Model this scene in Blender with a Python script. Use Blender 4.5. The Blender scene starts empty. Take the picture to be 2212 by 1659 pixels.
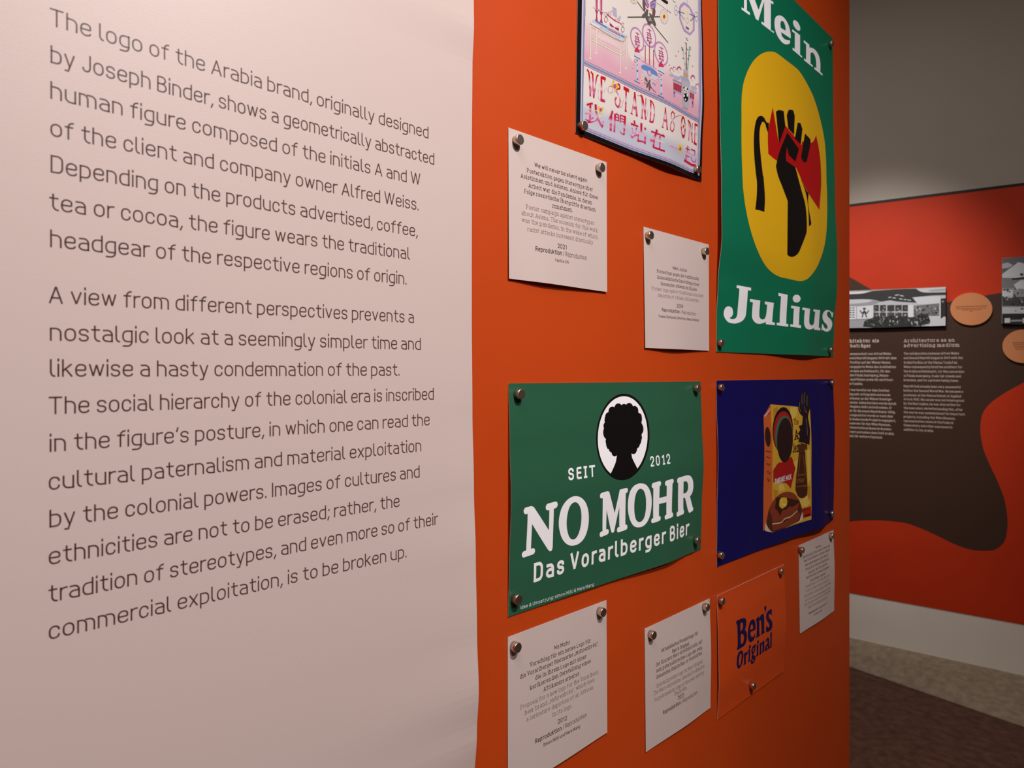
import bpy, bmesh, math, random
from mathutils import Vector
from mathutils.geometry import tessellate_polygon
random.seed(7)
SC = bpy.context.scene
COL = SC.collection

# ------------------------------------------------------------------ camera, light, exposure
EYE = 1.5
FPX, CX, HY = 1400.0, 1106.0, 808.0          # focal length, principal point in a 2212 x 1659 frame
cam_d = bpy.data.cameras.new('camera')
cam = bpy.data.objects.new('camera', cam_d)
COL.objects.link(cam)
cam.location = (0, 0, EYE)
cam.rotation_euler = (math.pi / 2, 0, 0)
cam_d.sensor_width = 36.0
cam_d.lens = 36.0 * FPX / 2212.0
cam_d.shift_y = (HY - 829.5) / 2212.0
cam_d.clip_start = 0.02
cam_d.dof.use_dof = True
cam_d.dof.focus_distance = 0.92
cam_d.dof.aperture_fstop = 9.0
SC.camera = cam
SC.view_settings.view_transform = 'Standard'
SC.view_settings.look = 'None'
SC.view_settings.gamma = 1.0
SC.view_settings.use_curve_mapping = False
SC.view_settings.exposure = 0.0

w = bpy.data.worlds.new('world')
SC.world = w
w.use_nodes = True
w.node_tree.nodes['Background'].inputs[0].default_value = (1.0, 0.86, 0.8, 1)
w.node_tree.nodes['Background'].inputs[1].default_value = 0.06

def spot(name, loc, aim, power, size_deg, blend, radius, color):
    d = bpy.data.lights.new(name, 'SPOT')
    d.energy = power
    d.spot_size = math.radians(size_deg)
    d.spot_blend = blend
    d.shadow_soft_size = radius
    d.color = color
    o = bpy.data.objects.new(name, d)
    COL.objects.link(o)
    o.location = loc
    o.rotation_euler = (Vector(aim) - Vector(loc)).to_track_quat('-Z', 'Y').to_euler()
    return o

class Plane:
    """a vertical plane: s runs along it to the right, h is height above the eye, w is distance off it"""
    def __init__(self, d, n, dist):
        self.d, self.n, self.D = Vector((d[0], d[1], 0)), Vector((n[0], n[1], 0)), dist
    def hit(self, x, y, w=0.0):
        r = Vector(((x - CX) / FPX, 1.0, (HY - y) / FPX))
        t = (w - self.D) / r.dot(self.n)
        p = r * t
        return p.dot(self.d), p.z
    def pt(self, s, h, w=0.0):
        return self.d * s + self.n * (w - self.D) + Vector((0, 0, EYE + h))

TH = math.atan2(2600.0 - CX, FPX)
NEAR = Plane((math.sin(TH), math.cos(TH)), (math.cos(TH), -math.sin(TH)), 0.6049)
FAR = Plane((0.820, -0.5724), (-0.5724, -0.820), 3.859)

# near and far ceiling spots, plus a fill spot added to brighten the banner
spot('ceiling_spot_near', NEAR.pt(0.44, 1.36, 1.28), NEAR.pt(0.50, -0.45, 0.0), 134.0, 128, 1.0, 0.03, (1.0, 0.93, 0.90))
spot('added_fill_banner', NEAR.pt(0.35, 2.2, 3.3), NEAR.pt(0.42, -0.3, 0.0), 140.0, 25, 1.0, 0.08, (1.0, 0.93, 0.90))
spot('ceiling_spot_far', FAR.pt(-0.40, 2.2, 1.9), FAR.pt(-0.40, 0.16, 0.0), 215.0, 35, 1.0, 0.05, (1.0, 0.9, 0.84))
def add_fill_area(name, loc, power):
    gd = bpy.data.lights.new(name, 'AREA')
    gd.shape, gd.size, gd.size_y, gd.energy, gd.color = 'RECTANGLE', 1.6, 0.8, power, (1.0, 0.9, 0.8)
    g = bpy.data.objects.new(name, gd)
    COL.objects.link(g)
    g.location = loc
    g.rotation_euler = (0, 0, math.atan2(FAR.d.y, FAR.d.x))
add_fill_area('added_fill_room', FAR.pt(0.2, 2.35, 4.6), 30.0)  # unseen soft area light, added as general ambient fill
add_fill_area('added_fill_back_wall', FAR.pt(-0.9, 2.35, 1.9), 20.5)  # unseen area light added behind the partition to brighten the back wall

# ------------------------------------------------------------------ helpers
def lin(c):
    return tuple(((v / 255.0) / 12.92 if v / 255.0 <= 0.04045 else ((v / 255.0 + 0.055) / 1.055) ** 2.4) for v in c)

def material(name, rgb, rough=0.5, metal=0.0, spec=0.5, noise=0.0, scale=30.0, bump=0.0, bscale=400.0, ink=False, detail=4.0):
    m = bpy.data.materials.new(name)
    m.use_nodes = True
    nt = m.node_tree
    b = nt.nodes['Principled BSDF']
    b.inputs['Roughness'].default_value = rough
    b.inputs['Metallic'].default_value = metal
    b.inputs['Specular IOR Level'].default_value = spec
    c = lin(rgb) + (1.0,)
    b.inputs['Base Color'].default_value = c
    tc = nt.nodes.new('ShaderNodeTexCoord')
    if ink:
        a = nt.nodes.new('ShaderNodeVertexColor')
        a.layer_name = 'Ink'
        nt.links.new(a.outputs['Color'], b.inputs['Base Color'])
    elif noise > 0:
        n = nt.nodes.new('ShaderNodeTexNoise')
        n.inputs['Scale'].default_value = scale
        n.inputs['Detail'].default_value = detail
        nt.links.new(tc.outputs['Object'], n.inputs['Vector'])
        r = nt.nodes.new('ShaderNodeValToRGB')
        r.color_ramp.elements[0].position = 0.3
        r.color_ramp.elements[1].position = 0.7
        r.color_ramp.elements[0].color = tuple(v * (1 - noise) for v in c[:3]) + (1,)
        r.color_ramp.elements[1].color = tuple(min(1, v * (1 + noise)) for v in c[:3]) + (1,)
        nt.links.new(n.outputs['Fac'], r.inputs['Fac'])
        nt.links.new(r.outputs['Color'], b.inputs['Base Color'])
    if bump > 0:
        n2 = nt.nodes.new('ShaderNodeTexNoise')
        n2.inputs['Scale'].default_value = bscale
        n2.inputs['Detail'].default_value = 3.0
        nt.links.new(tc.outputs['Object'], n2.inputs['Vector'])
        bp = nt.nodes.new('ShaderNodeBump')
        bp.inputs['Strength'].default_value = bump
        bp.inputs['Distance'].default_value = 0.001
        nt.links.new(n2.outputs['Fac'], bp.inputs['Height'])
        nt.links.new(bp.outputs['Normal'], b.inputs['Normal'])
    return m

ORANGE = material('orange_satin_paint', (190, 67, 16), 0.5, spec=0.28, noise=0.03, scale=6, bump=0.05, bscale=250)
PAPER = material('pale_pink_paper', (203, 185, 180), 0.5, spec=0.35, bump=0.12, bscale=900)
VINYL = material('pale_pink_banner_stock', (204, 185, 180), 0.45, spec=0.34, bump=0.10, bscale=1100)
EDGE = material('white_paper_edge', (215, 205, 200), 0.5)
INK = material('printed_ink', (128, 128, 128), 0.45, spec=0.4, ink=True)
BLACKSTOCK = material('black_print_stock', (8, 7, 7), 0.4, spec=0.4)
GREEN_TALL = material('emerald_print_stock', (8, 112, 80), 0.42, spec=0.3)
GREEN_WIDE = material('bottle_green_print_stock', (42, 91, 67), 0.42, spec=0.35, noise=0.06, scale=700, bump=0.1, bscale=1500)
NAVY = material('navy_print_stock', (12, 10, 82), 0.42, spec=0.25)
BENSTOCK = material('orange_print_stock', (203, 73, 21), 0.45, spec=0.4)
NICKEL = material('brushed_nickel', (205, 190, 175), 0.36, metal=1.0)

def tag(o, label=None, cat=None, group=None, kind=None):
    if label: o['label'] = label
    if cat: o['category'] = cat
    if group: o['group'] = group
    if kind: o['kind'] = kind
    return o

def mesh_obj(name, verts, faces, mats, parent=None, smooth=False, midx=None, cols=None):
    me = bpy.data.meshes.new(name)
    org, q = Vector((0, 0, 0)), parent
    while q is not None:
        org = org + q.location
        q = q.parent
    me.from_pydata([tuple(Vector(v) - org) for v in verts], [], faces)
    for m in (mats if isinstance(mats, (list, tuple)) else [mats]):
        me.materials.append(m)
    if midx:
        me.polygons.foreach_set('material_index', midx)
    if smooth:
        me.polygons.foreach_set('use_smooth', [True] * len(me.polygons))
    if cols:
        at = me.color_attributes.new('Ink', 'FLOAT_COLOR', 'POINT')
        at.data.foreach_set('color', [c for q in cols for c in (q[0], q[1], q[2], 1.0)])
    me.update()
    o = bpy.data.objects.new(name, me)
    COL.objects.link(o)
    if parent is not None:
        o.parent = parent
    return o

def empty(name, loc):
    o = bpy.data.objects.new(name, None)
    o.empty_display_size = 0.02
    o.location = loc
    COL.objects.link(o)
    return o

def prism(plane, s0, s1, h0, h1, w0, w1):
    c = [plane.pt(s, h, ww) for ww in (w0, w1) for (s, h) in ((s0, h0), (s1, h0), (s1, h1), (s0, h1))]
    f = [(3, 2, 1, 0), (4, 5, 6, 7), (0, 1, 5, 4), (1, 2, 6, 5), (2, 3, 7, 6), (3, 0, 4, 7)]
    return c, f

class Zoom:
    """pixel reader: points measured in an enlarged crop (origin ox, oy; scale k) -> frame pixels"""
    def __init__(self, ox, oy, k): self.ox, self.oy, self.k = ox, oy, k
    def __call__(self, x, y): return self.ox + x / self.k, self.oy + y / self.k
    def pts(self, s):
        r = []
        for q in s.split():
            x, y = q.split(',')
            r.append(self(float(x), float(y)))
        return r
ZA = Zoom(1230, 0, 4.1467); ZB = Zoom(1530, 0, 4.147); ZC = Zoom(1530, 380, 3.95); ZD = Zoom(1080, 260, 4.254)
ZE = Zoom(1370, 470, 5.352); ZF = Zoom(1080, 800, 3.072); ZG = Zoom(1530, 800, 3.772); ZH = Zoom(1620, 830, 4.881)
ZI = Zoom(1080, 1280, 4.377); ZJ = Zoom(1370, 1280, 4.611); ZK = Zoom(1530, 1200, 4.611); ZL = Zoom(1700, 1120, 6.147)
ZM = Zoom(1820, 380, 3.949); ZN = Zoom(1820, 600, 5.643); ZO = Zoom(1820, 720, 6.914); ZP = Zoom(1820, 1180, 3.464)
ZQ = Zoom(1240, 0, 9.214); ZR = Zoom(1350, 0, 8.294); ZS = Zoom(1240, 130, 8.294); ZT = Zoom(1370, 170, 7.2125)
ZU = Zoom(1540, 590, 7.9); ZV = Zoom(1110, 980, 5.529); ZW = Zoom(1280, 960, 6.144); ZX = Zoom(1580, 1290, 9.755)
ZY = Zoom(2030, 540, 6.379); PX = Zoom(0, 0, 1.0)

def prof(p, t):
    """smooth interpolation through (t, value) pairs"""
    if not p: return 0.0
    if t <= p[0][0]: return p[0][1]
    for (t0, v0), (t1, v1) in zip(p, p[1:]):
        if t <= t1:
            u = (t - t0) / (t1 - t0)
            u = u * u * (3 - 2 * u)
            return v0 + (v1 - v0) * u
    return p[-1][1]

LAYER = 0.00005
class Sheet:
    """a sheet hung on a plane; corner pixels TL TR BR BL; profiles give how far its edges stand off (m)"""
    def __init__(self, plane, tl, tr, br, bl, base=0.0012, L=None, R=None, B=None, T=None, powx=1.0):
        self.pl, self.base = plane, base
        self.L, self.R, self.B, self.T, self.powx = L, R, B, T, powx
        self.q = [Vector(plane.hit(p[0], p[1], base)) for p in (bl, br, tr, tl)]
    def sh_ab(self, a, b):
        q = self.q
        return (q[0] * (1 - a) + q[1] * a) * (1 - b) + (q[3] * (1 - a) + q[2] * a) * b
    def ab(self, s, h):
        a = b = 0.5
        p = Vector((s, h))
        for _ in range(4):
            e = p - self.sh_ab(a, b)
            da = (self.q[1] - self.q[0]) * (1 - b) + (self.q[2] - self.q[3]) * b
            db = (self.q[3] - self.q[0]) * (1 - a) + (self.q[2] - self.q[1]) * a
            det = da.x * db.y - da.y * db.x
            a += (e.x * db.y - e.y * db.x) / det
            b += (da.x * e.y - da.y * e.x) / det
        return a, b
    def w_ab(self, a, b):
        a = min(1, max(0, a)); b = min(1, max(0, b))
        p = self.powx
        return (self.base + (1 - a) ** p * prof(self.L, b) + a ** p * prof(self.R, b)
                + (1 - b) * prof(self.B, a) + b * prof(self.T, a))
    def w(self, s, h):
        if not (self.L or self.R or self.B or self.T): return self.base
        return self.w_ab(*self.ab(s, h))
    def sh(self, x, y):
        w = self.base
        for _ in range(4):
            s, h = self.pl.hit(x, y, w)
            w = self.w(s, h)
        return Vector(self.pl.hit(x, y, w))
    def P(self, s, h, layer=0):
        return self.pl.pt(s, h, self.w(s, h) + layer * LAYER + 0.00004)
    def build(self, name, parent, mats, nx=28, ny=28, thick=0.0005):
        v, f, mi = [], [], []
        for side in (0, 1):
            for j in range(ny + 1):
                for i in range(nx + 1):
                    a, b = i / nx, j / ny
                    q = self.sh_ab(a, b)
                    v.append(self.pl.pt(q.x, q.y, self.w_ab(a, b) - side * thick))
        N = (nx + 1) * (ny + 1)
        k = lambda i, j, sd: sd * N + j * (nx + 1) + i
        for j in range(ny):
            for i in range(nx):
                f.append((k(i, j, 0), k(i + 1, j, 0), k(i + 1, j + 1, 0), k(i, j + 1, 0))); mi.append(0)
                f.append((k(i, j + 1, 1), k(i + 1, j + 1, 1), k(i + 1, j, 1), k(i, j, 1))); mi.append(1)
        for i in range(nx):
            f.append((k(i, 0, 1), k(i + 1, 0, 1), k(i + 1, 0, 0), k(i, 0, 0))); mi.append(1)
            f.append((k(i, ny, 0), k(i + 1, ny, 0), k(i + 1, ny, 1), k(i, ny, 1))); mi.append(1)
        for j in range(ny):
            f.append((k(0, j, 0), k(0, j + 1, 0), k(0, j + 1, 1), k(0, j, 1))); mi.append(1)
            f.append((k(nx, j, 1), k(nx, j + 1, 1), k(nx, j + 1, 0), k(nx, j, 0))); mi.append(1)
        return mesh_obj(name, v, f, mats, parent, midx=mi)

# ------------------------------------------------------------------ lettering: a monoline alphabet
# points are stroke centre lines, cap height 1, x-height .72; '*' = sharp corner, 's:' all sharp, 'o:' closed
G = {
'a': (.42, ".03,.7 .42,.72 .42,0|.42,.42 0,.42 0,0 .42,0"), 'b': (.44, "0,1 0,0|0,.72 .44,.72 .44,0 0,0"),
'c': (.4, ".4,.52 .4,.72 0,.72 0,0 .4,0 .4,.2"), 'd': (.44, ".44,1 .44,0|.44,.72 0,.72 0,0 .44,0"),
'e': (.43, "0,.37* .43,.37* .43,.72 0,.72 0,0 .43,0 .43,.12"), 'f': (.31, ".33,1 .12,1 .12,0|0,.72 .3,.72"),
'g': (.44, ".44,.72 .44,-.27 .03,-.27|.44,.72 0,.72 0,.02 .44,.02"), 'h': (.43, "0,1 0,0|0,.72 .43,.72 .43,0"),
'i': (0, "0,.72 0,0|0,.95 0,1.04"), 'j': (.1, ".1,.72 .1,-.27 -.06,-.27|.1,.95 .1,1.04"),
'k': (.39, "0,1 0,0|s:.36,.72 0,.32|s:.12,.43 .39,0"), 'l': (.13, "0,1 0,0 .15,0"),
'm': (.74, "0,.72 0,0|0,.72 .37,.72 .37,0|.37,.72 .74,.72 .74,0"), 'n': (.43, "0,.72 0,0|0,.72 .43,.72 .43,0"),
'o': (.44, "o:0,0 .44,0 .44,.72 0,.72"), 'p': (.44, "0,.72 0,-.27|0,.72 .44,.72 .44,0 0,0"),
'q': (.44, ".44,.72 .44,-.27|.44,.72 0,.72 0,0 .44,0"), 'r': (.22, "0,.72 0,0|0,.5 0,.72 .27,.72"),
's': (.38, ".37,.58 .37,.72 0,.72 0,.37 .38,.37 .38,0 0,0 0,.14"), 't': (.31, ".12,.95 .12,0 .33,0|0,.72 .31,.72"),
'u': (.43, ".43,.72 .43,0|0,.72 0,0 .43,0"), 'v': (.42, "s:0,.72 .21,0 .42,.72"),
'w': (.64, "s:0,.72 .16,0 .32,.72 .48,0 .64,.72"), 'x': (.4, "s:0,.72 .4,0|s:.4,.72 0,0"),
'y': (.42, "s:0,.72 .21,.02|s:.42,.72 .15,-.27 .02,-.27"), 'z': (.36, "s:0,.72 .36,.72 0,0 .36,0"),
'A': (.54, "s:0,0 .27,1 .54,0|s:.09,.3 .45,.3"), 'B': (.46, "0,.53* .42,.53 .42,1 0,1* 0,0* .46,0 .46,.53 0,.53*"),
'C': (.46, ".46,.75 .46,1 0,1 0,0 .46,0 .46,.25"), 'D': (.48, "o:0,0* .48,0 .48,1 0,1*"),
'E': (.4, "s:.4,1 0,1 0,0 .4,0|s:0,.52 .36,.52"), 'F': (.38, "s:.38,1 0,1 0,0|s:0,.5 .34,.5"),
'G': (.48, ".48,.75 .48,1 0,1 0,0 .48,0 .48,.45* .27,.45*"), 'H': (.48, "0,1 0,0|.48,1 .48,0|s:0,.52 .48,.52"),
'I': (0, "0,1 0,0"), 'J': (.34, ".34,1 .34,0 0,0 0,.2"), 'K': (.46, "0,1 0,0|s:.44,1 0,.42|s:.15,.6 .46,0"),
'L': (.38, "s:0,1 0,0 .38,0"), 'M': (.6, "s:0,0 0,1 .3,.25 .6,1 .6,0"), 'N': (.5, "s:0,0 0,1 .5,0 .5,1"),
'O': (.5, "o:0,0 .5,0 .5,1 0,1"), 'P': (.45, "s:0,0 0,1|0,1* .45,1 .45,.45 0,.45*"),
'Q': (.5, "o:0,0 .5,0 .5,1 0,1|s:.3,.2 .52,-.08"), 'R': (.46, "s:0,0 0,1|0,1* .45,1 .45,.48 0,.48*|s:.22,.48 .47,0"),
'S': (.46, ".45,.8 .45,1 0,1 0,.52 .46,.52 .46,0 0,0 0,.2"), 'T': (.52, "s:0,1 .52,1|.26,1 .26,0"),
'U': (.48, "0,1 0,0 .48,0 .48,1"), 'V': (.5, "s:0,1 .25,0 .5,1"), 'W': (.8, "s:0,1 .2,0 .4,1 .6,0 .8,1"),
'X': (.48, "s:0,1 .48,0|s:.48,1 0,0"), 'Y': (.48, "s:0,1 .24,.45 .48,1|s:.24,.45 .24,0"), 'Z': (.44, "s:0,1 .44,1 0,0 .44,0"),
'0': (.44, "o:0,0 .44,0 .44,1 0,1"), '1': (.2, "s:0,.8 .2,1 .2,0"), '2': (.42, "0,.75 0,1 .42,1 .42,.55* 0,0* .42,0"),
'3': (.42, "0,1 .42,1 .42,.53 .12,.53*|.12,.53* .42,.53 .42,0 0,0"), '4': (.44, "s:.3,1 0,.25 .44,.25|s:.33,.5 .33,0"),
'5': (.42, ".4,1* 0,1* 0,.58* .42,.58 .42,0 0,0"), '6': (.44, ".36,1 0,.8 0,0 .44,0 .44,.58 0,.58"),
'7': (.42, "s:0,1 .42,1 .14,0"), '8': (.44, "o:.02,.52 .42,.52 .42,1 .02,1|o:0,0 .44,0 .44,.52 0,.52"),
'9': (.44, ".08,0 .44,.2 .44,1 0,1 0,.42 .44,.42"), '.': (0, "0,0 0,.07"), ',': (.04, "s:.06,.08 -.02,-.16"),
';': (.04, "s:.06,.08 -.02,-.16|.06,.6 .06,.67"), ':': (0, "0,0 0,.07|0,.62 0,.7"), "'": (0, "s:0,1 0,.78"),
'\u2018': (.04, "s:0,.76 .06,1"), '\u201c': (.16, "s:0,.78 .05,1|s:.14,.78 .19,1"), '\u201e': (.16, "s:.05,.1 -.02,-.14|s:.2,.1 .13,-.14"),
'&': (.52, "s:.52,0 .12,.75|.12,.75* .12,1 .4,1 .4,.72 0,.4 0,0 .36,0 .5,.4"), '/': (.3, "s:0,-.1 .3,1.05"), '-': (.22, "s:0,.38 .24,.38"),
'|': (0, "s:0,-.2 0,1.05"), '\u00df': (.44, "0,0 0,1 .36,1 .36,.58 .16,.58*|.16,.58* .44,.58 .44,0 .14,0"),
}
for ch, base, yy in (('\u00e4', 'a', .98), ('\u00f6', 'o', .98), ('\u00fc', 'u', .98), ('\u00dc', 'U', 1.2)):
    gw, gp = G[base]
    G[ch] = (gw, gp + "|%.2f,%.2f %.2f,%.2f|%.2f,%.2f %.2f,%.2f" % (.1, yy - .06, .1, yy + .03, gw - .1, yy - .06, gw - .1, yy + .03))
G['\u00e9'] = (G['e'][0], G['e'][1] + "|s:.16,.86 .3,1.06")
SERIFED = set("bdhiklmnpqruvwxyfAFHIKMNPRTUVWXYr1")

def round_poly(pts, closed, sharp, r, seg):
    n = len(pts)
    out = []
    for i in range(n):
        p = pts[i]
        if (not closed and i in (0, n - 1)) or sharp[i] or r <= 0:
            out.append(p); continue
        a, b = pts[i - 1], pts[(i + 1) % n]
        va, vb = a - p, b - p
        la, lb = va.length, vb.length
        fa = 1.0 if (not closed and i - 1 == 0) else 0.5
        fb = 1.0 if (not closed and i + 1 == n - 1) else 0.5
        ra = min(r if abs(va.x) > abs(va.y) else r * 1.3, la * fa * .98)
        rb = min(r if abs(vb.x) > abs(vb.y) else r * 1.3, lb * fb * .98)
        q0, q1 = p + va * (ra / la), p + vb * (rb / lb)
        for k in range(seg + 1):
            t = k / seg
            # an elliptical corner
            c0, c1 = q0.lerp(p, .56), q1.lerp(p, .56)
            out.append(q0 * (1 - t) ** 3 + c0 * (3 * t * (1 - t) ** 2) + c1 * (3 * t * t * (1 - t)) + q1 * t ** 3)
    return out

def glyph_paths(ch, slab, seg):
    gw, gp = G.get(ch, G['-'])
    res = []
    ends = []
    if slab and ch == 'l': gw, gp = 0, "0,1 0,0"
    for part in gp.split('|'):
        closed = allsharp = False
        if part[:2] == 's:': allsharp, part = True, part[2:]
        elif part[:2] == 'o:': closed, part = True, part[2:]
        pts, sh = [], []
        for t in part.split():
            sh.append(allsharp or t.endswith('*'))
            x, y = t.rstrip('*').split(',')
            pts.append(Vector((float(x), float(y))))
        res.append((round_poly(pts, closed, sh, 0.22, seg), closed))
        if not closed: ends += [pts[0], pts[-1]]
    if slab and ch in SERIFED:
        low = ch.islower()
        for p in ends:
            if abs(p.y) < .01 or abs(p.y + .27) < .01:
                res.append(([Vector((p.x - .11, p.y)), Vector((p.x + .11, p.y))], False))
            elif abs(p.y - .72) < .01 or abs(p.y - 1) < .01:
                rgt = .11 if (not low or ch in 'vwxyu') else 0.0
                res.append(([Vector((p.x - .12, p.y)), Vector((p.x + rgt, p.y))], False))
    return gw, res

def ribbon(pts, wd, closed=False):
    """quads along a polyline, broken where it doubles back: returns verts, faces"""
    if not closed:
        for i in range(1, len(pts) - 1):
            d0, d1 = pts[i] - pts[i - 1], pts[i + 1] - pts[i]
            if d0.length > 1e-9 and d1.length > 1e-9 and d0.normalized().dot(d1.normalized()) < .2:
                c = isinstance(wd, (list, tuple))
                v, f = ribbon(pts[:i + 1], wd[:i + 1] if c else wd)
                v2, f2 = ribbon(pts[i:], wd[i:] if c else wd)
                return v + v2, f + [tuple(k + len(v) for k in q) for q in f2]
    q = [pts[0]]
    for p in pts[1:]:
        if (p - q[-1]).length > 1e-7: q.append(p)
    if closed and (q[0] - q[-1]).length < 1e-7: q.pop()
    n = len(q)
    if n < 2: return [], []
    v, f = [], []
    for i in range(n):
        if closed: a, b = q[i - 1], q[(i + 1) % n]
        else: a, b = q[max(0, i - 1)], q[min(n - 1, i + 1)]
        d0 = (q[i] - a) if (q[i] - a).length > 1e-9 else (b - q[i])
        d1 = (b - q[i]) if (b - q[i]).length > 1e-9 else d0
        d0 = d0.normalized(); d1 = d1.normalized()
        n0 = Vector((-d0.y, d0.x)); n1 = Vector((-d1.y, d1.x))
        m = n0 + n1
        if m.length < 1e-3: m = n0
        m.normalize()
        k = 1.0 / max(0.45, m.dot(n0))
        ww = wd[i] if isinstance(wd, (list, tuple)) else wd
        v += [q[i] + m * (ww * k / 2), q[i] - m * (ww * k / 2)]
    for i in range(n if closed else n - 1):
        j = (i + 1) % n
        f.append((2 * i, 2 * i + 1, 2 * j + 1, 2 * j))
    return v, f

def smooth(p, soft, n=4):
    """round a closed outline wherever it turns gently; keep its true corners"""
    N = len(p)
    if N < 5 or not soft: return p
    tan = []
    for i in range(N):
        a, b = p[i] - p[i - 1], p[(i + 1) % N] - p[i]
        if a.length < 1e-9 or b.length < 1e-9: tan.append(None); continue
        c = max(-1, min(1, a.normalized().dot(b.normalized())))
        tan.append((p[(i + 1) % N] - p[i - 1]).normalized() if math.degrees(math.acos(c)) < soft else None)
    out = []
    for i in range(N):
        j = (i + 1) % N
        out.append(p[i])
        if tan[i] is None and tan[j] is None: continue
        d = p[j] - p[i]
        L = d.length
        t0 = (tan[i] if tan[i] is not None else d.normalized()) * L
        t1 = (tan[j] if tan[j] is not None else d.normalized()) * L
        for k in range(1, n):
            t = k / n
            out.append(p[i] * (2 * t ** 3 - 3 * t * t + 1) + t0 * (t ** 3 - 2 * t * t + t) + p[j] * (-2 * t ** 3 + 3 * t * t) + t1 * (t ** 3 - t * t))
    return out

def smooth_open(p, closed=False, n=4):
    N = len(p)
    out = []
    for i in range(N if closed else N - 1):
        a, b = p[i], p[(i + 1) % N]
        pa = p[i - 1] if (i > 0 or closed) else a
        pb = p[(i + 2) % N] if (i + 2 < N or closed) else b
        L = (b - a).length
        out.append(a)
        if L < 1e-9: continue
        def tg(u, v, wv, d):
            if (v - u).length < 1e-9 or (wv - v).length < 1e-9: return d
            if (v - u).normalized().dot((wv - v).normalized()) < .45: return d
            return (wv - u).normalized()
        d = (b - a).normalized()
        t0, t1 = tg(pa, a, b, d) * L, tg(a, b, pb, d) * L
        for k in range(1, n):
            t = k / n
            out.append(a * (2 * t ** 3 - 3 * t * t + 1) + t0 * (t ** 3 - 2 * t * t + t) + b * (-2 * t ** 3 + 3 * t * t) + t1 * (t ** 3 - t * t))
    if not closed: out.append(p[-1])
    return out

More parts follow.
